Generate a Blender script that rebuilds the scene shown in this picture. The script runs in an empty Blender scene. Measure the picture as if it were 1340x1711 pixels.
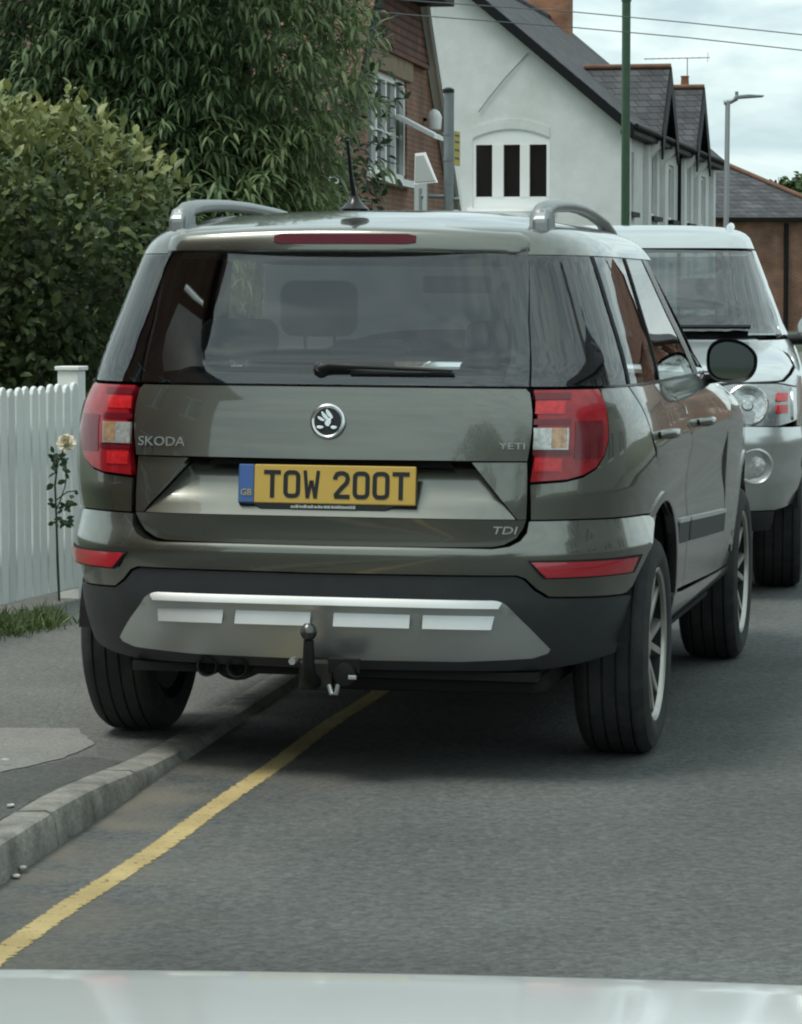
import bpy, bmesh, math, random
import numpy as np
from mathutils import Vector, Matrix
from mathutils.geometry import delaunay_2d_cdt

rad = math.radians
scene = bpy.context.scene
C = scene.collection

# ------------------------------------------------------------------ camera
CAM_Z, PITCH, FPX = 1.39, 0.0685, 5290.6
cam_data = bpy.data.cameras.new('camera')
cam_data.sensor_fit = 'VERTICAL'
cam_data.sensor_height = 24.0
cam_data.lens = 24.0 * FPX / 1711.0
cam_data.clip_start = 0.05
cam_data.clip_end = 4000
cam = bpy.data.objects.new('camera', cam_data)
C.objects.link(cam)
cam.location = (0, 0, CAM_Z)
cam.rotation_euler = (math.pi / 2 - PITCH, 0, 0)
scene.camera = cam

# ------------------------------------------------------------------ world
SUN_EL, SUN_AZ = rad(64), rad(248)      # azimuth clockwise from +Y
world = bpy.data.worlds.new('World')
scene.world = world
world.use_nodes = True
nt = world.node_tree
for n in list(nt.nodes):
    nt.nodes.remove(n)
wo = nt.nodes.new('ShaderNodeOutputWorld')
bg = nt.nodes.new('ShaderNodeBackground')
bg.inputs['Strength'].default_value = 0.1
sky = nt.nodes.new('ShaderNodeTexSky')
sky.sky_type = 'NISHITA'
sky.sun_disc = False
sky.sun_elevation = SUN_EL
sky.sun_rotation = SUN_AZ
sky.air_density = 1.0
sky.dust_density = 1.5
tc = nt.nodes.new('ShaderNodeTexCoord')
mp = nt.nodes.new('ShaderNodeMapping')
mp.inputs['Scale'].default_value = (3.2, 3.2, 11.0)
mp.inputs['Location'].default_value = (0.35, 0.2, 0.1)
nz = nt.nodes.new('ShaderNodeTexNoise')
nz.inputs['Scale'].default_value = 4.2
nz.inputs['Detail'].default_value = 7
nz.inputs['Roughness'].default_value = 0.55
nz.inputs['Distortion'].default_value = 0.35
cr = nt.nodes.new('ShaderNodeValToRGB')
cr.color_ramp.elements[0].position = 0.36
cr.color_ramp.elements[0].color = (3.7, 4.75, 5.0, 1)
cr.color_ramp.elements[1].position = 0.60
cr.color_ramp.elements[1].color = (6.0, 7.0, 6.8, 1)
nz2 = nt.nodes.new('ShaderNodeTexNoise')
nz2.inputs['Scale'].default_value = 1.1
nz2.inputs['Detail'].default_value = 5
cr2 = nt.nodes.new('ShaderNodeValToRGB')
cr2.color_ramp.elements[0].position = 0.28
cr2.color_ramp.elements[0].color = (0.55, 0.55, 0.55, 1)
cr2.color_ramp.elements[1].position = 0.5
cr2.color_ramp.elements[1].color = (0.97, 0.97, 0.97, 1)
mix = nt.nodes.new('ShaderNodeMix')
mix.data_type = 'RGBA'
L = nt.links.new
L(tc.outputs['Generated'], mp.inputs['Vector'])
L(mp.outputs['Vector'], nz.inputs['Vector'])
L(mp.outputs['Vector'], nz2.inputs['Vector'])
L(nz.outputs['Fac'], cr.inputs['Fac'])
L(nz2.outputs['Fac'], cr2.inputs['Fac'])
L(cr2.outputs['Color'], mix.inputs['Factor'])
L(sky.outputs['Color'], mix.inputs['A'])
L(cr.outputs['Color'], mix.inputs['B'])
L(mix.outputs['Result'], bg.inputs['Color'])
L(bg.outputs['Background'], wo.inputs['Surface'])

# ------------------------------------------------------------------ sun (veiled by cloud)
sd = bpy.data.lights.new('sun', 'SUN')
sd.energy = 1.4
sd.angle = rad(22)
sd.color = (1.0, 0.965, 0.9)
sun = bpy.data.objects.new('sun', sd)
C.objects.link(sun)
S = Vector((math.sin(SUN_AZ) * math.cos(SUN_EL), math.cos(SUN_AZ) * math.cos(SUN_EL), math.sin(SUN_EL)))
sun.rotation_euler = (-S).to_track_quat('-Z', 'Y').to_euler()

vs = scene.view_settings
vs.view_transform = 'Standard'
vs.look = 'None'
vs.gamma = 1.0
vs.use_curve_mapping = False
vs.exposure = 0.72
scene.cycles.use_denoising = True
scene.cycles.pixel_filter_type = 'BLACKMAN_HARRIS'
scene.cycles.filter_width = 2.1
scene.cycles.max_bounces = 8
scene.cycles.transparent_max_bounces = 16
scene.cycles.caustics_reflective = False
scene.cycles.caustics_refractive = False
scene.cycles.sample_clamp_indirect = 6

# ------------------------------------------------------------------ materials
def nodes_of(m):
    return m.node_tree.nodes, m.node_tree.links

def mat(name, col, rough=0.6, metal=0.0, coat=0.0, spec=0.5, var=0.0, vscale=8.0, bump=0.0, bscale=60.0,
        col2=None, c2scale=2.0, c2lo=0.45, c2hi=0.65, coat_rough=0.04, detail=5, emit=None, estr=0.0):
    """Principled material; var = brightness noise, bump = fine relief, col2 = patches of a second colour."""
    m = bpy.data.materials.new(name)
    m.use_nodes = True
    N, K = nodes_of(m)
    p = N['Principled BSDF']
    p.inputs['Roughness'].default_value = rough
    p.inputs['Metallic'].default_value = metal
    p.inputs['Coat Weight'].default_value = coat
    p.inputs['Coat Roughness'].default_value = coat_rough
    p.inputs['Specular IOR Level'].default_value = spec
    p.inputs['Base Color'].default_value = (*col, 1)
    if emit:
        p.inputs['Emission Color'].default_value = (*emit, 1)
        p.inputs['Emission Strength'].default_value = estr
    t = N.new('ShaderNodeTexCoord')
    out = None
    if col2 is not None:
        n2 = N.new('ShaderNodeTexNoise')
        n2.inputs['Scale'].default_value = c2scale
        n2.inputs['Detail'].default_value = detail
        n2.inputs['Roughness'].default_value = 0.6
        K.new(t.outputs['Object'], n2.inputs['Vector'])
        mr = N.new('ShaderNodeMapRange')
        mr.inputs['From Min'].default_value = c2lo
        mr.inputs['From Max'].default_value = c2hi
        K.new(n2.outputs['Fac'], mr.inputs['Value'])
        mx = N.new('ShaderNodeMix'); mx.data_type = 'RGBA'
        mx.inputs['A'].default_value = (*col, 1)
        mx.inputs['B'].default_value = (*col2, 1)
        K.new(mr.outputs['Result'], mx.inputs['Factor'])
        out = mx.outputs['Result']
    if var > 0:
        n1 = N.new('ShaderNodeTexNoise')
        n1.inputs['Scale'].default_value = vscale
        n1.inputs['Detail'].default_value = 6
        n1.inputs['Roughness'].default_value = 0.65
        K.new(t.outputs['Object'], n1.inputs['Vector'])
        mr = N.new('ShaderNodeMapRange')
        mr.inputs['From Min'].default_value = 0.3
        mr.inputs['From Max'].default_value = 0.7
        mr.inputs['To Min'].default_value = 1 - var
        mr.inputs['To Max'].default_value = 1 + var
        K.new(n1.outputs['Fac'], mr.inputs['Value'])
        hs = N.new('ShaderNodeHueSaturation')
        if out is None:
            hs.inputs['Color'].default_value = (*col, 1)
        else:
            K.new(out, hs.inputs['Color'])
        K.new(mr.outputs['Result'], hs.inputs['Value'])
        out = hs.outputs['Color']
    if out is not None:
        K.new(out, p.inputs['Base Color'])
    if bump > 0:
        nb = N.new('ShaderNodeTexNoise')
        nb.inputs['Scale'].default_value = bscale
        nb.inputs['Detail'].default_value = 4
        nb.inputs['Roughness'].default_value = 0.6
        K.new(t.outputs['Object'], nb.inputs['Vector'])
        bp = N.new('ShaderNodeBump')
        bp.inputs['Strength'].default_value = bump
        bp.inputs['Distance'].default_value = 0.01
        K.new(nb.outputs['Fac'], bp.inputs['Height'])
        K.new(bp.outputs['Normal'], p.inputs['Normal'])
    return m

def glass_mat(name, tint, ior=1.5, rough=0.0, refl=(1, 1, 1)):
    """Thin sheet of tinted glass: what passes is tinted, the rest mirrors by Fresnel."""
    m = bpy.data.materials.new(name)
    m.use_nodes = True
    N, K = nodes_of(m)
    N.remove(N['Principled BSDF'])
    o = N['Material Output']
    tr = N.new('ShaderNodeBsdfTransparent'); tr.inputs['Color'].default_value = (*tint, 1)
    gl = N.new('ShaderNodeBsdfGlossy'); gl.inputs['Roughness'].default_value = rough
    gl.inputs['Color'].default_value = (*refl, 1)
    fr = N.new('ShaderNodeFresnel'); fr.inputs['IOR'].default_value = ior
    mx = N.new('ShaderNodeMixShader')
    K.new(fr.outputs['Fac'], mx.inputs['Fac'])
    K.new(tr.outputs['BSDF'], mx.inputs[1])
    K.new(gl.outputs['BSDF'], mx.inputs[2])
    K.new(mx.outputs['Shader'], o.inputs['Surface'])
    return m

def leaf_mat(name, c1, c2, c3, rough=0.45, trans=0.25):
    """Leaf: colour picked per leaf by the 'tint' attribute, a little light through the blade."""
    m = bpy.data.materials.new(name)
    m.use_nodes = True
    N, K = nodes_of(m)
    p = N['Principled BSDF']
    o = N['Material Output']
    a = N.new('ShaderNodeAttribute'); a.attribute_name = 'tint'
    r = N.new('ShaderNodeValToRGB')
    e = r.color_ramp.elements
    e[0].position = 0.0; e[0].color = (*c1, 1)
    e[1].position = 1.0; e[1].color = (*c3, 1)
    x = e.new(0.5); x.color = (*c2, 1)
    K.new(a.outputs['Fac'], r.inputs['Fac'])
    K.new(r.outputs['Color'], p.inputs['Base Color'])
    p.inputs['Roughness'].default_value = rough
    p.inputs['Specular IOR Level'].default_value = 0.35
    tl = N.new('ShaderNodeBsdfTranslucent')
    K.new(r.outputs['Color'], tl.inputs['Color'])
    mx = N.new('ShaderNodeMixShader'); mx.inputs['Fac'].default_value = trans
    K.new(p.outputs['BSDF'], mx.inputs[1]); K.new(tl.outputs['BSDF'], mx.inputs[2])
    K.new(mx.outputs['Shader'], o.inputs['Surface'])
    return m

def brick_mat(name, c1, c2, mortar, bw=0.225, bh=0.075, msize=0.012, squash=1.0, bump=0.3, axes='xz'):
    m = bpy.data.materials.new(name)
    m.use_nodes = True
    N, K = nodes_of(m)
    p = N['Principled BSDF']
    p.inputs['Roughness'].default_value = 0.85
    t = N.new('ShaderNodeTexCoord')
    sp = N.new('ShaderNodeSeparateXYZ')
    K.new(t.outputs['Object'], sp.inputs['Vector'])
    ad = N.new('ShaderNodeMath'); ad.operation = 'ADD'
    K.new(sp.outputs['X'], ad.inputs[0]); K.new(sp.outputs['Y'], ad.inputs[1])
    cb = N.new('ShaderNodeCombineXYZ')
    K.new(ad.outputs['Value'], cb.inputs['X']); K.new(sp.outputs['Z'], cb.inputs['Y'])
    b = N.new('ShaderNodeTexBrick')
    b.inputs['Color1'].default_value = (*c1, 1)
    b.inputs['Color2'].default_value = (*c2, 1)
    b.inputs['Mortar'].default_value = (*mortar, 1)
    b.inputs['Scale'].default_value = 1.0
    b.inputs['Mortar Size'].default_value = msize
    b.inputs['Brick Width'].default_value = bw
    b.inputs['Row Height'].default_value = bh
    b.inputs['Bias'].default_value = -0.1
    K.new(cb.outputs['Vector'], b.inputs['Vector'])
    n1 = N.new('ShaderNodeTexNoise'); n1.inputs['Scale'].default_value = 1.7; n1.inputs['Detail'].default_value = 6
    K.new(t.outputs['Object'], n1.inputs['Vector'])
    mr = N.new('ShaderNodeMapRange'); mr.inputs['To Min'].default_value = 0.65; mr.inputs['To Max'].default_value = 1.35
    mr.inputs['From Min'].default_value = 0.3; mr.inputs['From Max'].default_value = 0.7
    K.new(n1.outputs['Fac'], mr.inputs['Value'])
    hs = N.new('ShaderNodeHueSaturation')
    K.new(b.outputs['Color'], hs.inputs['Color']); K.new(mr.outputs['Result'], hs.inputs['Value'])
    K.new(hs.outputs['Color'], p.inputs['Base Color'])
    bp = N.new('ShaderNodeBump'); bp.inputs['Strength'].default_value = bump; bp.inputs['Distance'].default_value = 0.02
    K.new(b.outputs['Fac'], bp.inputs['Height']); bp.invert = True
    K.new(bp.outputs['Normal'], p.inputs['Normal'])
    return m

# ------------------------------------------------------------------ mesh helpers
def link(o, parent=None):
    C.objects.link(o)
    if parent is not None:
        o.parent = parent
    return o

def mesh_obj(name, verts, faces, m, parent=None, smooth=False):
    me = bpy.data.meshes.new(name)
    me.from_pydata([tuple(v) for v in verts], [], [tuple(f) for f in faces])
    me.materials.append(m)
    if smooth:
        me.polygons.foreach_set('use_smooth', [True] * len(me.polygons))
    me.update()
    return link(bpy.data.objects.new(name, me), parent)

def bm_obj(name, bm, m, parent=None, smooth=False, bevel=0.0, seg=2, angle=35):
    me = bpy.data.meshes.new(name)
    bm.normal_update()
    bm.to_mesh(me); bm.free()
    me.materials.append(m)
    if smooth:
        me.polygons.foreach_set('use_smooth', [True] * len(me.polygons))
        me.set_sharp_from_angle(angle=rad(angle))
    o = link(bpy.data.objects.new(name, me), parent)
    if bevel:
        b = o.modifiers.new('bevel', 'BEVEL'); b.width = bevel; b.segments = seg
        b.limit_method = 'ANGLE'; b.angle_limit = rad(40)
    return o

def bm_box(bm, lo, hi, mx=None):
    x0, y0, z0 = lo; x1, y1, z1 = hi
    vs_ = [bm.verts.new(p) for p in ((x0,y0,z0),(x1,y0,z0),(x1,y1,z0),(x0,y1,z0),(x0,y0,z1),(x1,y0,z1),(x1,y1,z1),(x0,y1,z1))]
    for f in ((0,3,2,1),(4,5,6,7),(0,1,5,4),(1,2,6,5),(2,3,7,6),(3,0,4,7)):
        bm.faces.new([vs_[i] for i in f])
    if mx is not None:
        for v in vs_:
            v.co = mx @ v.co
    return vs_

def box(name, lo, hi, m, parent=None, bevel=0.0, mx=None):
    bm = bmesh.new(); bm_box(bm, lo, hi, mx)
    return bm_obj(name, bm, m, parent, bevel=bevel)

def bm_tube(bm, pts, r, seg=10, cap=True, closed=False, flat=1.0):
    """Sweep a round (or flattened) section along pts; r a number or a list."""
    pts = [Vector(p) for p in pts]
    n = len(pts)
    rs = r if hasattr(r, '__len__') else [r] * n
    rings = []
    up = Vector((0, 0, 1))
    prev = None
    for i, p in enumerate(pts):
        if closed:
            t = pts[(i + 1) % n] - pts[i - 1]
        else:
            t = pts[min(i + 1, n - 1)] - pts[max(i - 1, 0)]
        t.normalize()
        a = t.cross(up) if prev is None else prev - t * prev.dot(t)
        if a.length < 1e-4:
            a = t.cross(Vector((1, 0, 0)))
        a.normalize(); prev = a
        b = a.cross(t)
        rings.append([bm.verts.new(p + (a * math.cos(k * 2 * math.pi / seg) + b * flat * math.sin(k * 2 * math.pi / seg)) * rs[i]) for k in range(seg)])
    m = n if closed else n - 1
    for i in range(m):
        A, B = rings[i], rings[(i + 1) % n]
        for k in range(seg):
            bm.faces.new((A[k], A[(k + 1) % seg], B[(k + 1) % seg], B[k]))
    if cap and not closed:
        bm.faces.new(rings[0][::-1]); bm.faces.new(rings[-1])

def tube(name, pts, r, m, parent=None, seg=10, closed=False, flat=1.0):
    bm = bmesh.new(); bm_tube(bm, pts, r, seg, True, closed, flat)
    bmesh.ops.recalc_face_normals(bm, faces=bm.faces)
    return bm_obj(name, bm, m, parent, smooth=True, angle=50)

def bm_lathe(bm, prof, seg=48, axis='x', center=(0, 0, 0)):
    """prof: list of (axial, radius)."""
    c = Vector(center); rings = []
    for a, r in prof:
        ring = []
        for k in range(seg):
            t = 2 * math.pi * k / seg
            if axis == 'x': v = Vector((a, r * math.cos(t), r * math.sin(t)))
            elif axis == 'y': v = Vector((r * math.cos(t), a, r * math.sin(t)))
            else: v = Vector((r * math.cos(t), r * math.sin(t), a))
            ring.append(bm.verts.new(c + v))
        rings.append(ring)
    for A, B in zip(rings, rings[1:]):
        for k in range(seg):
            bm.faces.new((A[k], A[(k + 1) % seg], B[(k + 1) % seg], B[k]))
    return rings

def lathe(name, prof, m, parent=None, seg=48, axis='x', center=(0, 0, 0), angle=35, caps=True):
    bm = bmesh.new(); rg = bm_lathe(bm, prof, seg, axis, center)
    if caps:
        bm.faces.new(rg[0][::-1]); bm.faces.new(rg[-1])
    bmesh.ops.recalc_face_normals(bm, faces=bm.faces)
    return bm_obj(name, bm, m, parent, smooth=True, angle=angle)

def prism(name, poly, d0, d1, m, parent=None, axis='y', bevel=0.0):
    """Extrude a 2-D polygon: axis y -> poly is (x,z); axis x -> (y,z); axis z -> (x,y)."""
    bm = bmesh.new()
    def P(a, b, d):
        return (a, d, b) if axis == 'y' else (d, a, b) if axis == 'x' else (a, b, d)
    A = [bm.verts.new(P(a, b, d0)) for a, b in poly]
    B = [bm.verts.new(P(a, b, d1)) for a, b in poly]
    bm.faces.new(A); bm.faces.new(B[::-1])
    n = len(poly)
    for i in range(n):
        bm.faces.new((A[i], B[i], B[(i + 1) % n], A[(i + 1) % n]))
    bmesh.ops.recalc_face_normals(bm, faces=bm.faces)
    return bm_obj(name, bm, m, parent, bevel=bevel)

def thing(name, label, cat, loc=(0, 0, 0), rot=(0, 0, 0), group=None):
    o = bpy.data.objects.new(name, None)
    o.empty_display_size = 0.2
    C.objects.link(o)
    o.location = loc; o.rotation_euler = rot
    o['label'] = label; o['category'] = cat
    if group: o['group'] = group
    return o

def tag(o, label, cat, group=None):
    o['label'] = label; o['category'] = cat
    if group: o['group'] = group
    return o

def structure(o):
    o['kind'] = 'structure'
    return o

def pchip(xs, ys):
    xs = np.array(xs, float); ys = np.array(ys, float)
    h = np.diff(xs); d = np.diff(ys) / h
    m_ = np.zeros(len(xs))
    m_[0], m_[-1] = d[0], d[-1]
    for i in range(1, len(xs) - 1):
        if d[i - 1] * d[i] > 0:
            w1, w2 = 2 * h[i] + h[i - 1], h[i] + 2 * h[i - 1]
            m_[i] = (w1 + w2) / (w1 / d[i - 1] + w2 / d[i])
    def f(x):
        x = min(max(x, xs[0]), xs[-1])
        i = int(min(max(np.searchsorted(xs, x) - 1, 0), len(xs) - 2))
        t = (x - xs[i]) / h[i]
        return float((2*t**3 - 3*t*t + 1) * ys[i] + (t**3 - 2*t*t + t) * h[i] * m_[i] + (-2*t**3 + 3*t*t) * ys[i+1] + (t**3 - t*t) * h[i] * m_[i+1])
    return f

def text_mesh(name, s, size, m, parent, mx, depth=0.002, shear=0.0, xscale=1.0):
    cu = bpy.data.curves.new(name, 'FONT')
    cu.body = s; cu.size = size; cu.extrude = depth / 2; cu.align_x = 'CENTER'; cu.align_y = 'CENTER'
    cu.shear = shear; cu.resolution_u = 3
    tmp = bpy.data.objects.new('tmp', cu)
    C.objects.link(tmp)
    dg = bpy.context.evaluated_depsgraph_get()
    me = bpy.data.meshes.new_from_object(tmp.evaluated_get(dg))
    bpy.data.objects.remove(tmp)
    me.transform(mx @ Matrix.Diagonal((xscale, 1, 1, 1)))
    me.materials.clear(); me.materials.append(m)
    me.name = name
    return link(bpy.data.objects.new(name, me), parent)
# ------------------------------------------------------------------ ground, road, kerb, pavement
def kx(y):
    return -0.945 + 0.150 * (y - 7.387) if y < 15 else 0.197 + 0.190 * (y - 15)
def hk(y):
    def ss(a, b):
        t = min(max((y - a) / (b - a), 0), 1); return t * t * (3 - 2 * t)
    return 0.09 - 0.06 * ss(8.0, 9.6) + 0.06 * ss(15.5, 17.5)

M_soil = mat('soil_and_grass', (0.05, 0.055, 0.028), 0.95, var=0.4, vscale=0.6, col2=(0.035, 0.06, 0.018), c2scale=0.3)
structure(mesh_obj('ground', [(-700, -500, -.03), (700, -500, -.03), (700, 1500, -.03), (-700, 1500, -.03)], [(0, 1, 2, 3)], M_soil))

def asphalt(name, c_lo, c_hi, dust=None, scale=70.0, bump=0.8):
    m = bpy.data.materials.new(name); m.use_nodes = True
    N, K = nodes_of(m); p = N['Principled BSDF']
    p.inputs['Roughness'].default_value = 0.88
    p.inputs['Specular IOR Level'].default_value = 0.35
    t = N.new('ShaderNodeTexCoord')
    v = N.new('ShaderNodeTexVoronoi'); v.inputs['Scale'].default_value = scale; v.feature = 'F1'
    n1 = N.new('ShaderNodeTexNoise'); n1.inputs['Scale'].default_value = scale * 0.45; n1.inputs['Detail'].default_value = 6; n1.inputs['Roughness'].default_value = 0.7
    n2 = N.new('ShaderNodeTexNoise'); n2.inputs['Scale'].default_value = 0.9; n2.inputs['Detail'].default_value = 6
    for q in (v, n1, n2): K.new(t.outputs['Object'], q.inputs['Vector'])
    cr_ = N.new('ShaderNodeValToRGB')
    cr_.color_ramp.elements[0].position = 0.28; cr_.color_ramp.elements[0].color = (*c_lo, 1)
    cr_.color_ramp.elements[1].position = 0.74; cr_.color_ramp.elements[1].color = (*c_hi, 1)
    K.new(n1.outputs['Fac'], cr_.inputs['Fac'])
    mr = N.new('ShaderNodeMapRange'); mr.inputs['From Min'].default_value = 0.3; mr.inputs['From Max'].default_value = 0.7
    mr.inputs['To Min'].default_value = 0.74; mr.inputs['To Max'].default_value = 1.26
    K.new(n2.outputs['Fac'], mr.inputs['Value'])
    # stones of the aggregate: each a little lighter or darker
    sp = N.new('ShaderNodeSeparateColor'); K.new(v.outputs['Color'], sp.inputs['Color'])
    ma = N.new('ShaderNodeMapRange'); ma.inputs['To Min'].default_value = 0.80; ma.inputs['To Max'].default_value = 1.20
    K.new(sp.outputs['Red'], ma.inputs['Value'])
    mu = N.new('ShaderNodeMath'); mu.operation = 'MULTIPLY'
    K.new(mr.outputs['Result'], mu.inputs[0]); K.new(ma.outputs['Result'], mu.inputs[1])
    hs = N.new('ShaderNodeHueSaturation'); K.new(cr_.outputs['Color'], hs.inputs['Color']); K.new(mu.outputs['Value'], hs.inputs['Value'])
    last = hs.outputs['Color']
    if dust:
        a = N.new('ShaderNodeAttribute'); a.attribute_name = 'gutter'
        n3 = N.new('ShaderNodeTexNoise'); n3.inputs['Scale'].default_value = 3.5; n3.inputs['Detail'].default_value = 7
        K.new(t.outputs['Object'], n3.inputs['Vector'])
        m3 = N.new('ShaderNodeMapRange'); m3.inputs['From Min'].default_value = 0.38; m3.inputs['From Max'].default_value = 0.66
        K.new(n3.outputs['Fac'], m3.inputs['Value'])
        mm = N.new('ShaderNodeMath'); mm.operation = 'MULTIPLY'
        K.new(m3.outputs['Result'], mm.inputs[0]); K.new(a.outputs['Fac'], mm.inputs[1])
        mx = N.new('ShaderNodeMix'); mx.data_type = 'RGBA'
        mx.inputs['B'].default_value = (*dust, 1)
        K.new(mm.outputs['Value'], mx.inputs['Factor']); K.new(last, mx.inputs['A'])
        last = mx.outputs['Result']
    K.new(last, p.inputs['Base Color'])
    add = N.new('ShaderNodeMath'); add.operation = 'MULTIPLY_ADD'; add.inputs[1].default_value = -0.8
    K.new(v.outputs['Distance'], add.inputs[0]); K.new(n1.outputs['Fac'], add.inputs[2])
    bp = N.new('ShaderNodeBump'); bp.inputs['Strength'].default_value = bump; bp.inputs['Distance'].default_value = 0.006
    K.new(add.outputs['Value'], bp.inputs['Height']); K.new(bp.outputs['Normal'], p.inputs['Normal'])
    return m
M_road = asphalt('road_asphalt', (0.060, 0.065, 0.063), (0.130, 0.137, 0.131), dust=(0.17, 0.155, 0.125))
M_pave = asphalt('pavement_asphalt', (0.100, 0.103, 0.095), (0.165, 0.166, 0.153), scale=90, bump=0.5)
M_conc = asphalt('pavement_concrete', (0.19, 0.19, 0.175), (0.26, 0.257, 0.235), scale=140, bump=0.25)
M_kerb = mat('kerb_concrete', (0.25, 0.243, 0.215), 0.9, var=0.4, vscale=9, bump=1.0, bscale=45, col2=(0.17, 0.165, 0.14), c2scale=7, c2lo=0.45, c2hi=0.75)
M_kerbface = M_kerb

ys = [-15 + 0.5 * k for k in range(60)] + [15 + 2.5 * k for k in range(52)]
offs = [0.0, 0.08, 0.2, 0.4, 0.8, 2.5, 6.8]
V, F, G = [], [], []
for y in ys:
    for o_ in offs:
        V.append((kx(y) + o_, y, 0.0)); G.append(max(0, 1 - o_ / 0.5) ** 0.7)
w_ = len(offs)
for i in range(len(ys) - 1):
    for j in range(w_ - 1):
        F.append((i * w_ + j, i * w_ + j + 1, (i + 1) * w_ + j + 1, (i + 1) * w_ + j))
road = structure(mesh_obj('road', V, F, M_road))
at = road.data.attributes.new('gutter', 'FLOAT', 'POINT'); at.data.foreach_set('value', G)

def strip(name, y0, y1, o0, o1, zf, m, n=60):
    V, F = [], []
    for k in range(n + 1):
        y = y0 + (y1 - y0) * k / n
        V += [(kx(y) + o0, y, zf(y)), (kx(y) + o1, y, zf(y))]
    for k in range(n):
        F.append((2 * k, 2 * k + 1, 2 * k + 3, 2 * k + 2))
    return mesh_obj(name, V, F, m)
structure(strip('pavement', -15, 100, -1.95, -0.105, lambda y: hk(y) - 0.004, M_pave, 1200))
structure(strip('verge', -15, 100, -9.0, -1.9, lambda y: hk(y) - 0.02, M_soil, 120))
structure(strip('far_pavement', -15, 120, 6.95, 9.0, lambda y: 0.09, M_pave, 60))
# paler concrete bay in the near pavement
cp_ = [(-2.6, 9.98), (-1.02, 9.90), (-0.93, 9.55), (-0.99, 9.2), (-1.05, 9.0), (-1.12, 8.78), (-1.25, 8.70), (-1.30, 8.5), (-1.5, 8.4), (-2.6, 8.45)]
def pave_sheet(name, poly, dz, m):
    """a patch of other surfacing laid on the pavement, following its fall"""
    xs = [q[0] for q in poly]; ys = [q[1] for q in poly]; pts = list(poly)
    for ix in range(60):
        for iy in range(60):
            q = (min(xs) + (max(xs) - min(xs)) * (ix + .5) / 60, min(ys) + (max(ys) - min(ys)) * (iy + .5) / 60)
            n_in = False
            for (xa, ya), (xb, yb) in zip(poly, poly[1:] + poly[:1]):
                if (ya > q[1]) != (yb > q[1]) and q[0] < (xb - xa) * (q[1] - ya) / (yb - ya) + xa: n_in = not n_in
            if n_in: pts.append(q)
    cd = delaunay_2d_cdt([Vector(q) for q in pts], [], [list(range(len(poly)))], 1, 1e-4)
    structure(mesh_obj(name, [(q[0], q[1], hk(q[1]) + dz) for q in cd[0]], cd[2], m))
def ragged(poly, step, amp, seed):
    rr = random.Random(seed); out = []
    for (xa, ya), (xb, yb) in zip(poly, poly[1:] + poly[:1]):
        n = max(1, int(math.hypot(xb - xa, yb - ya) / step))
        for k in range(n):
            out.append((xa + (xb - xa) * k / n + rr.uniform(-amp, amp), ya + (yb - ya) * k / n + rr.uniform(-amp, amp)))
    return out
pave_sheet('concrete_bay', ragged(cp_, .06, .006, 1), -0.0015, M_conc)
pave_sheet('tarmac_patch', ragged([(kx(y) - .112, y) for y in (6.2, 7, 7.6, 8.2, 8.7, 9.1)] + [(-0.93, 9.25), (-1.10, 8.80), (-1.24, 8.66), (-1.30, 8.3), (-1.42, 8.0), (-1.62, 7.2), (-1.7, 6.2)], .06, .006, 2), -0.0022, asphalt('tarmac_patch', (0.065, 0.069, 0.064), (0.115, 0.118, 0.108), scale=90, bump=0.6))

# kerb stones, one by one
kerb = structure(bpy.data.objects.new('kerb', None)); C.objects.link(kerb)
rk = random.Random(2)
def kerb_stone(y0, y1, o0, o1, hz, parent):
    bm = bmesh.new()
    n = 4; rows_ = []
    for k in range(n + 1):
        y = y0 + (y1 - y0) * k / n
        h = hz(y); x0, x1 = kx(y) + o0, kx(y) + o1
        j = rk.uniform(-.002, .002)
        pr = [(x0, -0.1), (x0, h), (x1 - 0.02, h + j), (x1 - 0.006, h - 0.006 + j), (x1 + 0.003, h - 0.022), (x1 + 0.012, 0.0), (x1 + .012, -0.1)]
        rows_.append([bm.verts.new((a, y, b)) for a, b in pr])
    for A, B in zip(rows_, rows_[1:]):
        for k in range(len(A) - 1):
            bm.faces.new((A[k], A[k + 1], B[k + 1], B[k]))
    bm.faces.new(rows_[0]); bm.faces.new(rows_[-1][::-1])
    bmesh.ops.recalc_face_normals(bm, faces=bm.faces)
    o = bm_obj('kerb_stone', bm, M_kerb, parent, smooth=True, angle=30)
    return o
y = 3.42
while y < 45:
    l = 0.90
    kerb_stone(y + .007, y + l - .007, -0.105, -0.012, lambda q: hk(q), kerb)
    y += l
y = 45
while y < 100:
    kerb_stone(y + .004, y + 2.7, -0.105, -0.012, lambda q: hk(q), kerb); y += 2.71

# single yellow line, worn edges
m = bpy.data.materials.new('road_paint_yellow'); m.use_nodes = True
N, K = nodes_of(m); p = N['Principled BSDF']; p.inputs['Roughness'].default_value = 0.8
t = N.new('ShaderNodeTexCoord'); n1 = N.new('ShaderNodeTexNoise'); n1.inputs['Scale'].default_value = 42; n1.inputs['Detail'].default_value = 7; n1.inputs['Roughness'].default_value = 0.75
n2 = N.new('ShaderNodeTexNoise'); n2.inputs['Scale'].default_value = 5; n2.inputs['Detail'].default_value = 5
a = N.new('ShaderNodeAttribute'); a.attribute_name = 'edge'
K.new(t.outputs['Object'], n1.inputs['Vector']); K.new(t.outputs['Object'], n2.inputs['Vector'])
ad = N.new('ShaderNodeMath'); ad.operation = 'MULTIPLY_ADD'; ad.inputs[1].default_value = 0.34
K.new(a.outputs['Fac'], ad.inputs[0]); K.new(n1.outputs['Fac'], ad.inputs[2])
r1 = N.new('ShaderNodeMapRange'); r1.inputs['From Min'].default_value = 0.585; r1.inputs['From Max'].default_value = 0.64
K.new(ad.outputs['Value'], r1.inputs['Value'])
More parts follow.
